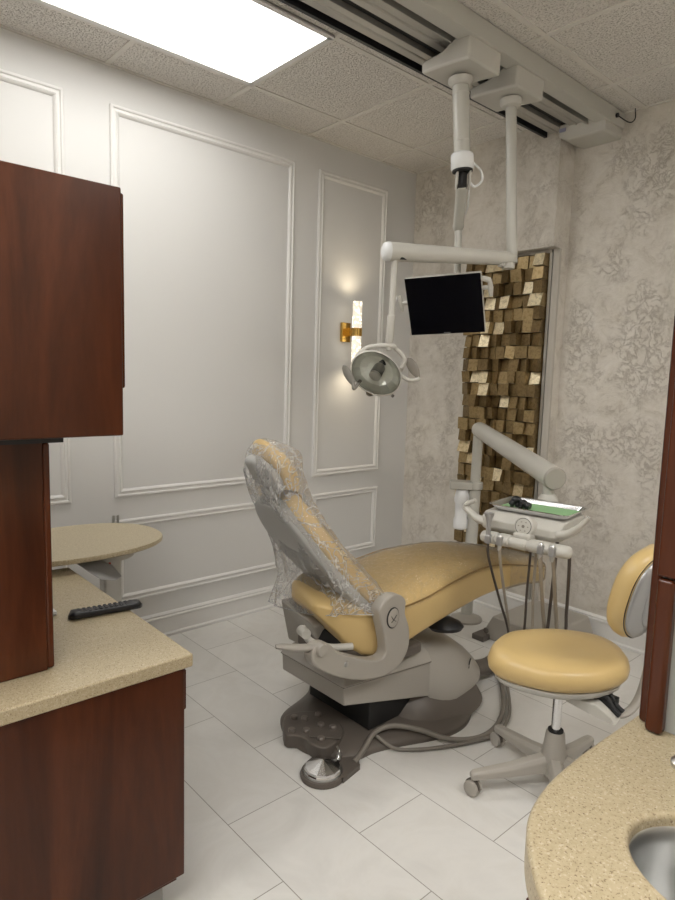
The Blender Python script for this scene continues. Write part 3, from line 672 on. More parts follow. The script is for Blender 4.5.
# footswitch panel with buttons (rests at the rear of the plate)
bm = B()
fp = [(1.115,-1.888),(1.215,-1.965),(1.25,-1.945),(1.285,-1.925),(1.335,-1.93),(1.385,-1.905),(1.375,-1.83),(1.33,-1.765),(1.22,-1.745),(1.14,-1.80)]
pf = []
for i in range(len(fp)):
    p0, p1, p2, p3 = (V((*fp[(i+j-1) % len(fp)], 0)) for j in range(4))
    for j in range(3):
        s = j/3; pf.append(.5*((2*p1)+(p2-p0)*s+(2*p0-5*p1+4*p2-p3)*s*s+(3*p1-p0-3*p2+p3)*s**3))
prism(bm, pf, (0,0,.055)); fsw = obj('foot_control_panel', bm, M['bodydk'], t, bevel=.008)
for x, y in ((1.155,-1.872),(1.187,-1.845),(1.20,-1.785),(1.262,-1.825),(1.258,-1.893),(1.222,-1.935),(1.305,-1.80),(1.335,-1.885)):
    bm = B(); lathe(bm, (x,y,.053), Z1, [(.014,0),(.014,.010),(.011,.014),(.001,.0145)], 16); obj('button', bm, mat('button_taupe', (.17,.145,.125), .35), fsw)
bm = B(); prism(bm, [(1.30,-1.912,.056),(1.385,-1.83,.056),(1.375,-1.825,.056),(1.29,-1.905,.056)], (0,0,.006)); obj('ridge', bm, M['bodydk'], fsw, bevel=.002)

# plastic cover over head and back
t2 = None
bm = B(); rings = []
cv = [(-.465,1.15,-.455,1.158,-.05,.05),(-.50,1.135,-.43,1.155,-.085,.10),(-.525,1.09,-.365,1.12,-.10,.145),(-.52,1.02,-.34,1.03,-.115,.15),(-.49,.95,-.332,.965,-.14,.18),(-.43,.86,-.303,.885,-.195,.235),(-.37,.76,-.238,.79,-.25,.272),(-.33,.68,-.148,.69,-.278,.284),(-.31,.62,-.06,.59,-.292,.300),(-.325,.585,-.01,.54,-.298,.306),(-.34,.56,.005,.515,-.300,.306)]
CV = interp(cv, 9); random.seed(9)
NR = 120
ph = [random.uniform(0, 6.28) for _ in range(6)]
for i, (ry, rz, fy, fz, x0, x1) in enumerate(CV):
    s = i/(len(CV)-1); rear = UF(ry,0,rz); fr = UF(fy,0,fz); nn = (fr-rear); hb = nn.length/2; nn.normalize(); c0 = (rear+fr)/2
    ring = []
    for k in range(NR):
        a = 2*PI*k/NR; ca, sa = math.cos(a), math.sin(a); e = 3.2 + 4*s*s
        xx = math.copysign(abs(ca)**(2/e), ca); yy = math.copysign(abs(sa)**(2/e), sa)
        amp = .002 + .010*s
        wr = amp*(math.sin(7*a+3*s+ph[0])+.7*math.sin(13*a-7*s+ph[1])+.5*math.sin(4*a+11*s+ph[2])+.4*math.sin(23*a+6*s+ph[3]))*(1 if sa < .2 else .35)
        p = c0 + RX*((x0+x1)/2 + (x1-x0)/2*xx + wr*ca) + nn*(hb*yy + wr*sa)
        nv = p*9.0; rd_ = (1-abs(mnoise.noise(nv))*2.2)*(1-abs(mnoise.noise(nv*1.9+V((3,1,7))))*1.6); dsp = (rd_-.45)*.012*(.35+.65*s)
        p += (RX*ca + nn*sa)*dsp
        if s > .6 and yy < 0: p.z += (s-.6)/.4*(-.17*max(0, -xx*.5+.5))*(-yy); p += AX*((s-.6)/.4*.02*(-xx*.5+.5))
        ring.append(p)
    rings.append(ring)
skin(bm, rings, cap=False); bm.faces.new([v for v in list(bm.verts)[:NR]])
hem = list(rings[-1]); cov = obj('plastic_cover', bm, M['film'], None, angle=180)
bm = B(); tube(bm, hem[::3]+[hem[0]], .0022, 6, k=3); obj('hem', bm, film('film_hem', .35, 20, .6, (.97,.98,.99), .4, .6), cov)
tag(cov, 'crinkled clear plastic bag pulled over the headrest and backrest of the dental chair', 'plastic cover', 'clear plastic covers on the dental chair')
# seat film
bm = B(); rr = seat_rings(.004); rr = rr[30:]; n = len(rr[0])
vr = [[bm.verts.new(p + V((0,0,.002*math.sin(9*q+i*1.3)+.0015*math.sin(i*2.1-q)))) for q, p in enumerate(r_[3:26])] for i, r_ in enumerate(rr)]
for i in range(len(vr)-1):
    for j in range(len(vr[0])-1): bm.faces.new((vr[i][j], vr[i][j+1], vr[i+1][j+1], vr[i+1][j]))
o = obj('plastic_cover', bm, M['film2'], None, angle=180)
tag(o, 'thin clear plastic sheet lying over the tan seat and leg rest', 'plastic cover', 'clear plastic covers on the dental chair')
# toe wrap
bm = B(); rr = seat_rings(.007)[-26:-1]; vr = skin(bm, [[p + V((random.uniform(-.002,.002),0,random.uniform(-.002,.002))) for p in r_] for r_ in rr], cap=False)
o = obj('plastic_cover', bm, film('toe_film', .10, 24, .9, (.8,.76,.66), .3, .8), None, angle=180)
tag(o, 'wrinkled plastic sleeve around the toe end of the leg rest', 'plastic cover', 'clear plastic covers on the dental chair')

# ------------------------------------------------------------------ foot pedal
t = thing('foot_pedal', 'round chrome foot pedal with grey rubber rim on the floor tiles', 'foot pedal', (1.44,-1.965,0))
bm = B(); lathe(bm, (1.44,-1.965,.001), Z1, [(.078,0),(.080,.006),(.076,.016),(.066,.02)], 40)
prism(bm, [(1.455,-1.905,.001),(1.52,-1.94,.001),(1.50,-1.84,.001),(1.455,-1.81,.001),(1.42,-1.86,.001)], (0,0,.018)); obj('rubber_base', bm, M['bodydk'], t)
bm = B(); lathe(bm, (1.44,-1.965,.02), Z1, [(.066,0),(.068,.004),(.064,.010),(.062,.018),(.001,.042)], 12)
obj('pedal_disc', bm, M['chrome'], t, angle=15, smooth=False)
bm = B(); cyl(bm, (1.44,-1.965,.018), (1.44,-1.965,.026), .0695, n=40); obj('pedal_rim', bm, M['steel'], t)
bm = B(); tube(bm, [(1.43,-1.875,.02),(1.42,-1.87,.045),(1.40,-1.862,.05)], .004, 8); cyl(bm, (1.425,-1.88,.018), (1.418,-1.866,.034), .009, n=12); obj('bracket', bm, M['steel'], t)
bm = B(); tube(bm, [(1.475,-1.845,.018),(1.455,-1.78,.03),(1.43,-1.70,.055),(1.45,-1.62,.065),(1.52,-1.54,.05),(1.60,-1.46,.02),(1.655,-1.37,.014),(1.665,-1.27,.014),(1.625,-1.14,.014),(1.545,-1.01,.014),(1.42,-.85,.014),(1.30,-.72,.014),(1.24,-.58,.03)], .010, 12); obj('pedal_hose', bm, M['rubber'], t)
bm = B(); tube(bm, [(1.44,-1.70,.05),(1.50,-1.66,.012),(1.565,-1.588,.011),(1.62,-1.485,.011),(1.662,-1.385,.011),(1.69,-1.27,.011),(1.65,-1.13,.011),(1.57,-1.0,.011),(1.44,-.83,.011)], .007, 10); obj('thin_hose', bm, M['rubber'], t)

# ------------------------------------------------------------------ utility box on the floor and conduit
t = thing('utility_box', 'low grey floor box behind the hoses at the back wall', 'utility box', (1.25,-.30,0))
bm = B(); prism(bm, [(1.08,-.50,.0),(1.07,-.50,.03),(1.13,-.50,.14),(1.46,-.50,.14),(1.50,-.50,.03),(1.50,-.50,0)], (0,.43,0)); obj('box_cover', bm, M['body'], t, bevel=.012)
bm = B(); bx(bm, 1.045, 1.12, -.56, -.46, 0.0, .03); lathe(bm, (1.10,-.505,.05), V((0,-1,0)), [(.016,0),(.016,.01),(.001,.011)], 14); obj('dark_foot', bm, M['bodydk'], t, bevel=.006)
bm = B(); tube(bm, [(1.36,-.99,.075),(1.37,-.90,.06),(1.36,-.80,.055),(1.32,-.66,.055),(1.30,-.505,.06)], .045, 20, flat=.8); o = obj('floor_conduit', bm, M['bodydk'])
tag(o, 'thick dark ribbed conduit on the floor between chair base and utility box', 'conduit')

# ------------------------------------------------------------------ delivery unit on its post
t = thing('delivery_unit', 'dental delivery unit with hanging handpiece hoses on a jointed arm from a tall post', 'dental delivery unit', (.86,-.36,0))
bm = B(); lathe(bm, (.86,-.36,0), Z1, [(.09,0),(.09,.012),(.05,.03),(.034,.04)], 28); obj('post_base', bm, M['body'], t)
bm = B(); cyl(bm, (.86,-.36,.02), (.87,-.36,.80), .034, n=24); cyl(bm, (.87,-.36,.79), (.875,-.36,1.09), .028, n=24); obj('post', bm, M['poleenamel'], t)
bm = B(); cyl(bm, (.87,-.36,.78), (.87,-.36,.825), .045, n=24); box(bm, (.81,-.41,.8025), (.13,.10,.045), Matrix.Rotation(.70,3,'Z')); obj('bracket', bm, M['poleenamel'], t, bevel=.008)
bb = V((.82,-.41,.545)); bm = B(); lathe(bm, bb, Z1, [(.03,0),(.04,.008),(.042,.02),(.042,.055),(.036,.065),(.036,.15),(.042,.16),(.042,.20),(.036,.225),(.02,.24)], 28); obj('water_bottle', bm, M['bottle'], t)
G0 = V((.88,-.36,1.125)); G1 = V((1.69,-.955,1.008)); gd = (G1-G0); GL = gd.length; gd.normalize()
bm = B(); lathe(bm, G0, gd, [(.001,-.048),(.022,-.043),(.036,-.028),(.042,-.008),(.044,.02),(.0465,GL*.5),(.0475,GL-.006)], 36); obj('spring_arm', bm, M['bodylt'], t, angle=60)
bm = B(); lathe(bm, G1, gd, [(.048,-.006),(.0475,0),(.043,.005),(.001,.006)], 36); obj('arm_end_cap', bm, M['body'], t)
bm = B(); tube(bm, [G1-gd*.06-Z1*.03, G1-gd*.055-Z1*.065, G1-gd*.05-Z1*.10], .024, 16); lathe(bm, G1-gd*.055-Z1*.10, -Z1, [(.028,-.02),(.042,0),(.042,.02),(.03,.03)], 24); obj('elbow', bm, M['bodylt'], t)
# unit body : local frame
ang = math.atan2(.05,.40); ux2 = V((math.cos(ang), math.sin(ang), 0)); uy2 = V((-math.sin(ang), math.cos(ang), 0))
UC = V((1.69,-1.12,0))
def U(a, b_, z): return UC + ux2*a + uy2*b_ + Z1*z
bm = B(); rings = []
for s in [i/24 for i in range(25)]:
    a = -.155+.325*s; taper = min(1, (math.sin(PI*min(max(s, .03), .97))*6)**.5 if s < .06 or s > .94 else 1)
    prof = [(-.12,.815),(-.138,.832),(-.138,.862),(-.10,.888),(.0,.893),(.12,.893),(.135,.88),(.135,.84),(.12,.82),(0,.812)]
    cz_ = .862
    rings.append([U(a, q*(.55+.45*taper), cz_+(z-cz_)*(.5+.5*taper)) for q, z in prof])
skin(bm, rings); obj('unit_body', bm, M['bodylt'], t, bevel=.006, angle=60)
for s, xo in ((-1, -.155), (1, .165)):
    bm = B(); tube(bm, [U(xo-s*.05,-.10,.85), U(xo,-.115,.848), U(xo+s*.035,-.118,.862), U(xo+s*.072,-.12,.895), U(xo+s*.098,-.12,.930) if s > 0 else U(xo+s*.03,-.12,.925)], lambda q: .024*(1-q*.62)+.001, 14, flat=.8); obj('grab_handle', bm, M['bodylt'], t)
bm = B(); lathe(bm, U(.042,-.150,.862), (U(0,-1,.2)-U(0,0,0)), [(.040,-.03),(.042,0),(.038,.01),(.031,.013)], 36); obj('control_dial', bm, M['bodylt'], t)
dn = (U(0,-1,.2)-U(0,0,0)).normalized(); dc = U(.042,-.150,.862)+dn*.0135
bm = B(); lathe(bm, dc, dn, [(.031,-.002),(.0315,.0005),(.0295,.001)], 36); dr = obj('dial_ring', bm, M['dark'], t)
bm = B(); lathe(bm, dc, dn, [(.0295,-.002),(.0295,.0012),(.001,.0016)], 36); df = obj('dial_face', bm, M['bodylt'], t)
bm = B(); dv = Z1 - dn*Z1.dot(dn); dv.normalize(); du = dv.cross(dn)
for k in range(6): o_ = dc + (du*math.cos(k*PI/3)+dv*math.sin(k*PI/3))*.018 + dn*.0017; box(bm, o_, (.005,.0012,.003), Matrix((du,dn,dv)).transposed())
lathe(bm, dc+dn*.001, dn, [(.006,0),(.006,.0015),(.004,.0016)], 12); obj('dial_marks', bm, M['rubber'], df, smooth=False)
bm = B(); lathe(bm, U(-.115,-.128,.872), (V((0,-.5,.85))), [(.012,0),(.012,.004),(.009,.005)], 20, 1.5, .7, u=ux2); obj('side_button', bm, M['button'], t)
# holder bar
bm = B()
skin(bm, [[U(a, -.165+0.032*math.cos(q*PI/8)*k, .80+.024*math.sin(q*PI/8)*k) for q in range(16)] for a, k in ((-.125,.35),(-.118,.85),(-.105,1),(-.062,1),(-.059,.85),(-.050,.85),(-.047,1),(-.005,1),(-.002,.85),(.006,.85),(.009,1),(.062,1),(.065,.88),(.072,.88),(.075,1),(.145,1),(.148,.88),(.155,.88),(.158,1),(.21,1),(.222,.85),(.23,.35))]); obj('holder_bar', bm, M['bodylt'], t, angle=50)
bm = B(); bx(bm, 0,0,0,0,0,0) if False else box(bm, U(.042,-.15,.815), (.07,.06,.05), Matrix.Rotation(ang,3,'Z')); obj('holder_mount', bm, M['bodylt'], t, bevel=.01)
# holders and hoses : (bar position, lateral drift at bottom, material)
hoses = [(-.08,.055,.33,M['hosedk'],.0055,.052,-.035,1),(-.032,.010,.34,M['hose'],.0062,.072,-.022,1),(.128,-.002,.36,M['hose'],.0082,.172,-.0,1),(.215,-.03,.36,M['hosedk'],.0068,.150,-.035,0)]
for a, dr_, zb, mm, r_, ar, drr, front in hoses:
    yb = -.195 if front else -.15; z0 = .80; yr = -.10; zr = .835
    if ar > .16: yr = -.195; zr = .80
    bm = B()
    tube(bm, [U(a, yb, z0), U(a+.002, yb+.004, z0-.07), U(a-.018+dr_*.45, yb+.10, .55), U(a-.05+dr_, yb+.215, zb+.03), U((a+dr_+ar+drr)/2-.10, .03, zb-.06), U(ar+drr-(.05 if yr < -.15 else .02), yr+(.215 if yr < -.15 else .09), zb+.03), U(ar+drr*.4-(.018 if yr < -.15 else .01), yr+(.10 if yr < -.15 else .04), .60), U(ar, yr, zr)], r_*.92, 10); obj('handpiece_hose', bm, mm, t)
    for a in ((a, ar) if ar > .16 else (a,)) if front else ():
        bm = B(); box(bm, U(a, -.195, .80), (.022,.03,.034), Matrix.Rotation(ang,3,'Z')); obj('handpiece_holder', bm, M['silver'], t, bevel=.005)
bm = B(); o_ = U(-.08,-.200,.835); lathe(bm, o_, Z1, [(.007,-.03),(.010,-.01),(.009,.03),(.013,.045),(.018,.058),(.019,.066),(.012,.068)], 18); obj('suction_tip', bm, M['silver'], t)
for a in (-.032, .128, .172):
    bm = B(); lathe(bm, U(a,-.2,.80), Z1, [(.006,-.035),(.009,-.02),(.009,.012),(.011,.02),(.007,.026)], 16); obj('handpiece', bm, M['steel'], t)
# instrument tray and what is on it
def rrect(c0, u_, v_, a, b_, r_, z, n=6):
    out = []
    for sx, sy, st in ((1,1,0),(-1,1,1),(-1,-1,2),(1,-1,3)):
        for i in range(n+1):
            q = (st+i/n)*PI/2; out.append(c0 + u_*(sx*(a-r_)+math.cos(q)*r_) + v_*(sy*(b_-r_)+math.sin(q)*r_) + Z1*z)
    return out
tc = UC + uy2*.02 + ux2*.018
TRm = lambda a, b_, z: rrect(tc, ux2, uy2, a, b_, .03, z)
bm = B(); skin(bm, [TRm(.145,.100,.896), TRm(.158,.112,.912), TRm(.164,.118,.914), TRm(.164,.118,.9165), TRm(.157,.111,.9145), TRm(.144,.099,.899)]); tr = obj('instrument_tray', bm, M['chrome'], angle=25)
tag(tr, 'shallow steel instrument tray on top of the delivery unit', 'tray')
bm = B(); skin(bm, [rrect(tc, ux2, uy2, .140,.095,.012,.8995), rrect(tc, ux2, uy2, .140,.095,.012,.9005)]); o = obj('tray_liner', bm, M['green'], smooth=False); tag(o, 'pale green paper liner lying in the steel instrument tray', 'tray liner')
random.seed(3)
bm = B(); g0 = tc - ux2*.06 - uy2*.035 + Z1*.905
tube(bm, [g0+ux2*-.035+Z1*.015, g0+ux2*-.01+Z1*.028, g0+ux2*.02+Z1*.012, g0+ux2*.04+Z1*.004], lambda q: .012+.006*math.sin(q*9), 12)
tube(bm, [g0+uy2*.02-ux2*.02, g0+uy2*.03+Z1*.016, g0+ux2*.03+uy2*.01+Z1*.004], .009, 10)
tube(bm, [g0-ux2*.03-uy2*.01, g0-ux2*.035-uy2*.0+Z1*.02, g0+ux2*.0+Z1*.018, g0+ux2*.01-uy2*.02], .008, 10)
for _ in range(4): q = g0+V((random.uniform(-.03,.03), random.uniform(-.02,.02), random.uniform(.004,.016))); lathe(bm, q, (random.random(), random.random(), 1), [(.001,-.012),(.011,-.008),(.013,0),(.01,.008),(.001,.012)], 12)
o = obj('black_goggles', bm, M['black']); tag(o, 'small crumpled black goggles lying on the green tray liner', 'goggles')

# ------------------------------------------------------------------ operator stool
SX, SY = 2.0, -1.40
F = V((-.62,-.785,0)); F.normalize(); Sd = V((F.y, -F.x, 0))   # forward, side
t = thing('operator_stool', 'low tan padded dental stool on a grey five star caster base', 'stool', (SX,SY,0))
SC = V((1.992,-1.395,.022))
bm = B(); rings = []
prof = [(.398,.62),(.402,.78),(.412,.92),(.430,.985),(.450,1.0),(.470,.975),(.486,.90),(.496,.75),(.499,.45),(.496,.2)]
seat_plan = [(1.848,-1.602),(1.80,-1.505),(1.788,-1.382),(1.841,-1.262),(1.92,-1.195),(2.022,-1.168),(2.118,-1.205),(2.178,-1.274),(2.195,-1.36),(2.16,-1.465),(2.087,-1.559),(2.002,-1.605),(1.91,-1.628)]
seat_loop = smooth_loop(seat_plan, 6)
def seat_out(k, z):
    out = []
    for p in seat_loop:
        d_ = V((p.x, p.y, 0)) - V((SC.x, SC.y, 0)); q = d_*k
        out.append(V((SC.x, SC.y, 0)) + q + Z1*(SC.z + z + (.012*(q.dot(V((-.6,-.8,0)))/.2)**2*k if z > .47 else 0) - (.006 if z > .47 else 0)))
    return out
skin(bm, [seat_out(k, z) for z, k in prof]); st = obj('seat', bm, M['vinyl2'], t, angle=80)
bm = B(); skin(bm, [seat_out(k, z) for z, k in ((.355,.40),(.362,.62),(.378,.80),(.392,.885),(.405,.90),(.41,.8))]); obj('seat_pan', bm, M['bodylt'], t, angle=70)
bm = B(); cyl(bm, (SX,SY,.20), (SX,SY,.39), .0155, n=20); obj('gas_lift', bm, M['chrome'], t)
bm = B(); cyl(bm, (SX,SY,.213), (SX,SY,.222), .026, n=20); obj('lift_collar', bm, M['dark'], t)
bm = B(); lathe(bm, (SX,SY,0), Z1, [(.035,.06),(.046,.075),(.044,.12),(.036,.17),(.031,.212),(.027,.217)], 28); obj('hub', bm, M['body'], t)
for k in range(5):
    a = math.radians(236-72*k); dv_ = V((math.cos(a), math.sin(a), 0)); sv = V((-math.sin(a), math.cos(a), 0)); c0 = V((SX,SY,0))
    bm = B(); rings = []
    for s, w_, zt, zb in ((.01,.026,.14,.075),(.06,.024,.128,.075),(.16,.021,.105,.066),(.25,.019,.092,.062),(.285,.017,.086,.060),(.295,.011,.080,.062)):
        rings.append([c0+dv_*s+sv*w_*x_+Z1*z for x_, z in ((-1,zb),(1,zb),(1,zb+(zt-zb)*.7),(.6,zt),(-.6,zt),(-1,zb+(zt-zb)*.7))])
    skin(bm, rings); lg = obj('leg', bm, M['body'], t, bevel=.004)
    bm = B(); ca_ = c0+dv_*.285; yw = a+.9*k+.6; wv = V((math.cos(yw), math.sin(yw), 0)); 
    for s in (-1, 1): lathe(bm, ca_+wv*s*.009+Z1*.0275, wv*s, [(.022,-.006),(.0265,-.003),(.0272,.002),(.0255,.008),(.018,.011),(.001,.0115)], 24)
    cyl(bm, ca_+Z1*.03, ca_+Z1*.064, .008, n=10); obj('caster', bm, M['body'], t)
    bm = B(); hd = V((-wv.y, wv.x, 0)); hood = [(hd*.027*math.cos(q*PI/10) + Z1*.027*math.sin(q*PI/10)) for q in range(11)]
    prism(bm, [ca_+Z1*.03-wv*.0045+h*1.06 for h in hood], wv*.009); obj('caster_hood', bm, M['bodydk'], lg)
# back mechanism, support bar, backrest
Bk = V((.99,.12,0)).normalized(); Sd = V((.12,-.99,0)).normalized()
bm = B(); SZ = V((SC.x,SC.y,0)); prism(bm, [SZ+Bk*.03+Z1*.385, SZ+Bk*.06+Z1*.365, SZ+Bk*.17+Z1*.345, SZ+Bk*.215+Z1*.345, SZ+Bk*.20+Z1*.365, SZ+Bk*.15+Z1*.39], Sd*.07); obj('tilt_mechanism', bm, M['bodylt'], t, bevel=.004)
bm = B()
for q in (.0, .03): tube(bm, [SZ+Bk*.13+Sd*q+Z1*.395, SZ+Bk*.165+Sd*(q-.01)+Z1*.402, SZ+Bk*.195+Sd*q+Z1*.375, SZ+Bk*.215+Sd*q+Z1*.362], .009, 10)
box(bm, SZ+Bk*.16+Z1*.385, (.06,.06,.02)); obj('spring', bm, M['dark'], t)
bm = B(); tube(bm, [(2.16,-1.385,.352),(2.20,-1.37,.352),(2.222,-1.335,.375),(2.232,-1.30,.43),(2.245,-1.29,.55),(2.262,-1.315,.66),(2.255,-1.335,.75)], .018, 14, flat=.6); obj('back_bar', bm, M['body'], t)
# backrest pad: faces F, rounded block
Fb = V((-.99,-.10,0)).normalized(); Sb = V((Fb.y, -Fb.x, 0))
bc = V((2.208,-1.335,.762))
tl = V((0,0,1))*.96 - Fb*.20; tl.normalize(); bn = Sb.cross(tl).normalized()
if bn.dot(Fb) < 0: bn = -bn
bm = B(); rings = []
for o_, k in ((-.05,.70),(-.047,.84),(-.036,.95),(-.018,1.0),(.0,.985),(.016,.93),(.027,.83),(.033,.66),(.035,.3)):
    ring = []
    for q in range(56):
        a = 2*PI*q/56; e = 2.6; ca, sa = math.cos(a), math.sin(a)
        h = math.copysign(abs(sa)**(2/e), sa); w_ = math.copysign(abs(ca)**(2/e), ca)
        ring.append(bc + bn*(o_*-1*-1 + .030*(w_*w_)*k*k) + tl*h*.152*k + Sb*w_*.14*k)
    rings.append(ring)
skin(bm, rings); pad = obj('backrest', bm, M['vinyl2'], t, angle=80)
def shellpad(o0, kk, th, name, mm, par):
    bm = B(); rings = []
    for o_, k in ((0,.97),(-.008,1.0),(-.5*th,.95),(-.85*th,.8),(-th,.5)):
        ring = []
        for q in range(56):
            a = 2*PI*q/56; e = 2.6; ca, sa = math.cos(a), math.sin(a)
            h = math.copysign(abs(sa)**(2/e), sa); w_ = math.copysign(abs(ca)**(2/e), ca)
            ring.append(bc + bn*(o0+o_ + .030*(w_*w_)*(kk*k)**2) + tl*h*.152*k*kk + Sb*w_*.14*k*kk)
        rings.append(ring)
    skin(bm, rings); return obj(name, bm, mm, par, angle=80)
shellpad(-.036, .93, .030, 'back_shell', M['silver'], pad)
shellpad(-.032, .955, .010, 'shell_rim', M['black'], pad)
shellpad(-.058, .66, .024, 'shell_centre', M['silver'], pad)

# ------------------------------------------------------------------ left cabinets
LX = 1.65; CT = .71
t = thing('base_cabinet', 'low cherry wood base cabinet under the speckled counter at the left', 'cabinet', (1.2,-2.95,0))
bm = B(); bx(bm, .80, LX-.012, -3.30, -2.63, .10, CT-.036); obj('cabinet_body', bm, M['cherry'], t, smooth=False)
bm = B(); bx(bm, LX-.014, LX+.004, -3.32, -2.615, .118, CT-.034); obj('side_panel', bm, M['cherry'], t, bevel=.004)
bm = B(); bx(bm, .84, LX-.03, -3.28, -2.66, 0, .10); obj('toe_kick', bm, mat('grey_toe_kick', (.32,.32,.30), .5), t, smooth=False)
for i, (x0, x1) in enumerate(((.81,1.22),(1.23,LX-.004))):
    bm = B(); bx(bm, x0, x1, -2.618, -2.606, .56, CT-.045); obj('drawer_front', bm, M['cherry_edge'], t, bevel=.004)
    bm = B(); bx(bm, x0, x1-.004, -2.622, -2.610, .12, .55); obj('door', bm, M['cherry'], t, bevel=.004)
bm = B(); bx(bm, .78, LX+.014, -3.34, -2.597, CT-.034, CT); o = obj('countertop', bm, M['counter'], bevel=.005)
tag(o, 'speckled beige countertop on the low cherry cabinet at the left', 'countertop')
MXF = 1.54
t = thing('counter_cabinet', 'cherry wood cabinet standing on the left counter under the hanging cabinet', 'cabinet', (1.1,-3.1,CT))
bm = B(); bx(bm, .80, MXF-.018, -3.32, -2.902, CT+.001, 1.225); obj('cabinet_body', bm, M['cherry'], t, smooth=False)
bm = B(); bx(bm, MXF-.018, MXF, -3.34, -2.900, CT+.001, 1.240); obj('side_panel', bm, M['cherry'], t, bevel=.003)
bm = B(); bx(bm, .81, MXF, -2.900, -2.885, CT+.004, 1.235); obj('door', bm, M['cherry_edge'], t, bevel=.005)
t = thing('wall_cabinet', 'large upper cherry wood cabinet hanging at the far left', 'cabinet', (1.2,-3.05,1.245))
bm = B(); bx(bm, .80, LX-.018, -3.34, -2.785, 1.262, 1.785); obj('cabinet_body', bm, M['cherry'], t, smooth=False)
bm = B(); bx(bm, LX-.018, LX, -3.36, -2.762, 1.256, 1.784); obj('side_panel', bm, M['cherry'], t, bevel=.004)
bm = B(); bx(bm, .82, LX-.006, -2.777, -2.754, 1.36, 1.775); obj('door', bm, M['cherry_edge'], t, bevel=.005)
bm = B(); bx(bm, 1.1, 1.60, -3.08, -2.875, 1.2415, 1.254); o = obj('cabinet_light', bm, M['black'], smooth=False)
tag(o, 'slim black under cabinet light strip below the hanging cabinet', 'light strip')
# remote control on the counter
t = thing('remote_control', 'black remote control lying on the speckled left counter', 'remote control', (1.22,-2.64,CT))
r0 = V((1.19,-2.735,CT+.001)); r1 = V((1.255,-2.545,CT+.001))
r0, r1 = V((1.262,-2.762,CT+.001)), V((1.292,-2.560,CT+.001))
rd = (r1-r0); RL = rd.length; rd.normalize(); rs = V((-rd.y, rd.x, 0))
bm = B(); rings = []
for i in range(21):
    s = i/20; w_ = (.023 - .003*math.sin(PI*s)) * min(1, math.sqrt(max(.02, 1-((abs(s-.5)-.42)/.08)**2)) if abs(s-.5) > .42 else 1); h = .022*(1-.12*math.sin(PI*s)) * (w_/.021)**.5
    rings.append([r0+rd*RL*s + rs*w_*math.copysign(abs(math.cos(q*PI/10))**.6, math.cos(q*PI/10)) + Z1*(h/2*(1+math.copysign(abs(math.sin(q*PI/10))**.6, math.sin(q*PI/10)))) for q in range(20)])
skin(bm, rings); obj('remote_body', bm, M['black'], t, angle=60)
btn = mat('dark_grey_buttons', (.045,.045,.05), .5)
for i in range(11):
    for j in (-1, 0, 1):
        bm = B(); box(bm, r0+rd*(RL*(.14+.07*i))+rs*j*.0105+Z1*.0195, (.0065,.0075,.004), Matrix((rs,rd,Z1)).transposed()); obj('button', bm, btn, t, smooth=False)
# folded white tissue at the cabinet edge
bm = B(); bx(bm, 1.17, 1.212, -2.83, -2.775, CT+.001, CT+.012); o = obj('folded_tissue', bm, M['white'], bevel=.002); tag(o, 'small folded white tissue beside the cabinet on the left counter', 'tissue')
# oval side table behind the counter
t = thing('oval_table', 'oval speckled laminate work top on a grey bracket behind the left counter', 'side table', (.62,-2.5,0))
oc = V((.63,-2.53,0)); 
def oval(k, z):
    out = []
    for q in range(64):
        a = 2*PI*q/64; out.append(oc + X1*.245*math.copysign(abs(math.cos(a))**.86, math.cos(a))*k + Y1*.33*math.copysign(abs(math.sin(a))**.86, math.sin(a))*k + Z1*z)
    return out
bm = B(); skin(bm, [oval(.985,.743), oval(1,.747), oval(1,.757), oval(.992,.761)]); obj('table_top', bm, M['laminate'], t, angle=40)
bm = B(); skin(bm, [[oc+V((.0,.10,0))+X1*.17*math.cos(q*PI/16)*k+Y1*.12*math.sin(q*PI/16)*k+Z1*z for q in range(32)] for k, z in ((.9,.700),(1,.705),(1,.742))]); obj('under_housing', bm, M['bodylt'], t, angle=40)
bm = B(); bx(bm, .64, .70, -2.44, -2.37, .03, .70); obj('column', bm, M['bodylt'], t, bevel=.012)
bm = B(); bx(bm, .45, .80, -2.62, -2.3, 0, .03); obj('column_foot', bm, M['bodydk'], t, bevel=.01)
bm = B(); prism(bm, [(.74,-2.57,.742),(.83,-2.60,.742),(.88,-2.565,.71),(.905,-2.53,.68),(.87,-2.49,.68),(.81,-2.50,.71)], (.0,.05,-.012)); obj('bracket', bm, M['silver'], t, bevel=.006)
bm = B(); tube(bm, [(.712,-2.43,.73),(.715,-2.428,.70),(.722,-2.425,.655)], .004, 8); obj('red_tube', bm, M['red'], t)
bm = B()
for dx in (0, .02): cyl(bm, (.37,-2.27+dx,.74), (.37,-2.27+dx,.775), .006, n=10)
obj('clip', bm, M['steel'], t)

# ------------------------------------------------------------------ right counter with sink
RZ = .86; t = thing('sink_cabinet', 'cherry base cabinet below the sink counter at lower right', 'cabinet', (3.0,-2.4,0))
bm = B(); bx(bm, 2.66, 2.68, -2.70, -1.95, .0, RZ-.052); bx(bm, 2.66, 3.4, -2.72, -2.70, 0, RZ-.052); bx(bm, 3.38, 3.4, -2.70, -1.95, 0, RZ-.052); bx(bm, 2.68, 3.38, -2.70, -1.95, 0, .1)
for v in bm.verts: pass
obj('cabinet_body', bm, M['cherry'], t, smooth=False)
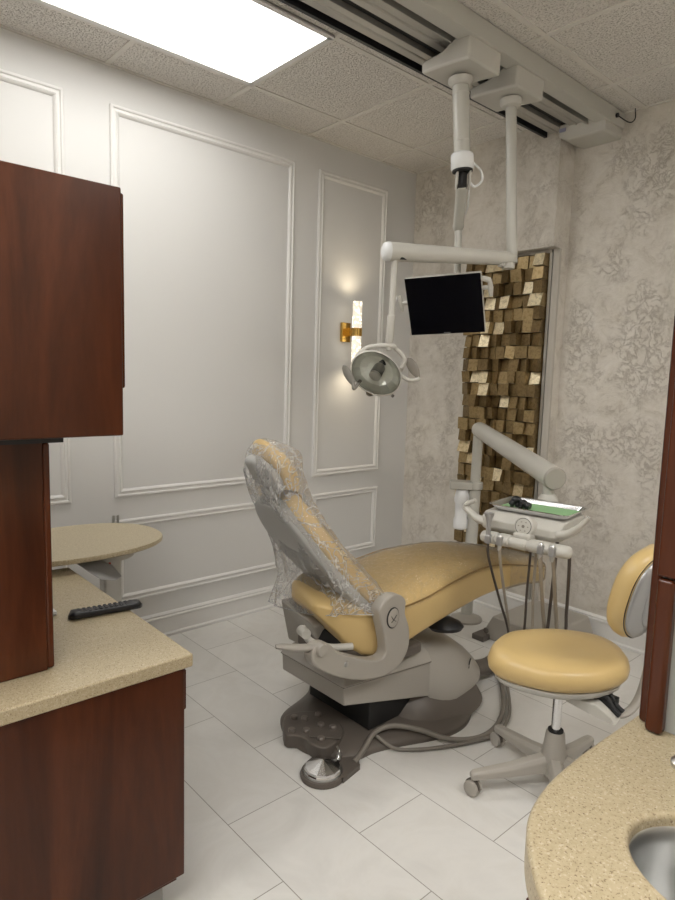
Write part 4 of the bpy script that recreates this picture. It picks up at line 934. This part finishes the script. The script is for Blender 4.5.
# countertop: rounded outline, hole for the sink
out = [(2.605,-2.10),(2.603,-2.281),(2.600,-2.376),(2.598,-2.44),(2.598,-2.527),(2.603,-2.589),(2.616,-2.646),(2.635,-2.685),(2.662,-2.722),(2.706,-2.765),(2.77,-2.80),(2.86,-2.82),(3.0,-2.83),(3.4,-2.83),(3.4,-1.9),(2.605,-1.9)]
op = [V((*p, 0)) for p in cr([(a, b_, 0) for a, b_ in out[:13]], 5)]; op = [V((p.x, p.y, 0)) for p in op] + [V((*p, 0)) for p in out[13:]]
skc = V((2.832,-2.57,0)); SR = .115; ns = 64
sk_ = [skc + V((math.cos(2*PI*q/ns)*SR*1.02, math.sin(2*PI*q/ns)*SR*.80, 0)) for q in range(ns)]
bm = B()
def edges(loop, z):
    vs = [bm.verts.new(p+Z1*z) for p in loop]; return vs, [bm.edges.new((vs[i], vs[(i+1) % len(vs)])) for i in range(len(vs))]
vo_t, eo_t = edges(op, RZ); vi_t, ei_t = edges(sk_, RZ)
bmesh.ops.triangle_fill(bm, use_beauty=True, edges=eo_t+ei_t)
vo_b, eo_b = edges(op, RZ-.05); vi_b, ei_b = edges(sk_, RZ-.05)
bmesh.ops.triangle_fill(bm, use_beauty=True, edges=eo_b+ei_b)
for A_, B_ in ((vo_t, vo_b), (vi_t, vi_b)):
    for i in range(len(A_)): bm.faces.new((A_[i], A_[(i+1) % len(A_)], B_[(i+1) % len(A_)], B_[i]))
o = obj('countertop', bm, M['counter'], bevel=.008, seg=4); tag(o, 'speckled beige countertop with rounded corner and round sink at lower right', 'countertop')
bm = B(); prof = [(.999,-.016),(.985,-.018),(.975,-.04),(.95,-.08),(.86,-.125),(.6,-.150),(.2,-.158),(.02,-.159)]
vr = [[bm.verts.new(skc + V((math.cos(2*PI*q/ns)*SR*1.02*k, math.sin(2*PI*q/ns)*SR*.80*k, RZ+z))) for q in range(ns)] for k, z in prof]
for i in range(len(vr)-1):
    for j in range(ns): bm.faces.new((vr[i][j], vr[i][(j+1) % ns], vr[i+1][(j+1) % ns], vr[i+1][j]))
bm.faces.new(vr[-1]); o = thing('round_sink', 'round brushed steel sink bowl set into the right counter', 'sink', (skc.x, skc.y, RZ-.17)); obj('bowl', bm, M['steel'], o, angle=60)
bm = B(); lathe(bm, skc+Z1*(RZ-.159), Z1, [(.03,0),(.03,.004),(.02,.003),(.001,.002)], 24); obj('drain', bm, M['chrome'], o)
t = thing('faucet', 'small chrome faucet base behind the sink at the right edge', 'faucet', (2.70,-2.31,RZ))
bm = B(); lathe(bm, (2.712,-2.395,RZ+.001), Z1, [(.020,0),(.020,.006),(.012,.012),(.010,.05)], 20); obj('faucet_base', bm, M['steel'], t)
bm = B(); tube(bm, [(2.712,-2.395,RZ+.04),(2.722,-2.395,RZ+.075),(2.76,-2.42,RZ+.11),(2.82,-2.46,RZ+.10)], .010, 12); obj('spout', bm, M['steel'], t)
# tall cabinet standing on the right counter
t = thing('tall_counter_cabinet', 'narrow cherry wood cabinet edge standing on the right counter', 'cabinet', (2.75,-2.30,RZ))
bm = B(); bx(bm, 2.613, 2.629, -2.322, -2.00, RZ+.001, 2.1); obj('side_panel', bm, M['cherry_edge'], t, bevel=.006)
bm = B(); bx(bm, 2.631, 2.657, -2.345, -2.322, RZ+.001, 1.108); obj('lower_door', bm, M['cherry_edge'], t, bevel=.007)
bm = B(); bx(bm, 2.631, 2.95, -2.347, -2.324, 1.111, 2.1); obj('upper_door', bm, M['cherry_edge'], t, bevel=.005)
bm = B(); bx(bm, 2.631, 3.0, -2.32, -2.30, RZ+.001, 2.1); bx(bm, 2.98, 3.0, -2.30, -2.00, RZ+.001, 2.1); bx(bm, 2.631, 3.0, -2.30, -2.00, 2.08, 2.1); obj('cabinet_interior', bm, mat('grey_laminate', (.42,.43,.41), .5), t, smooth=False)
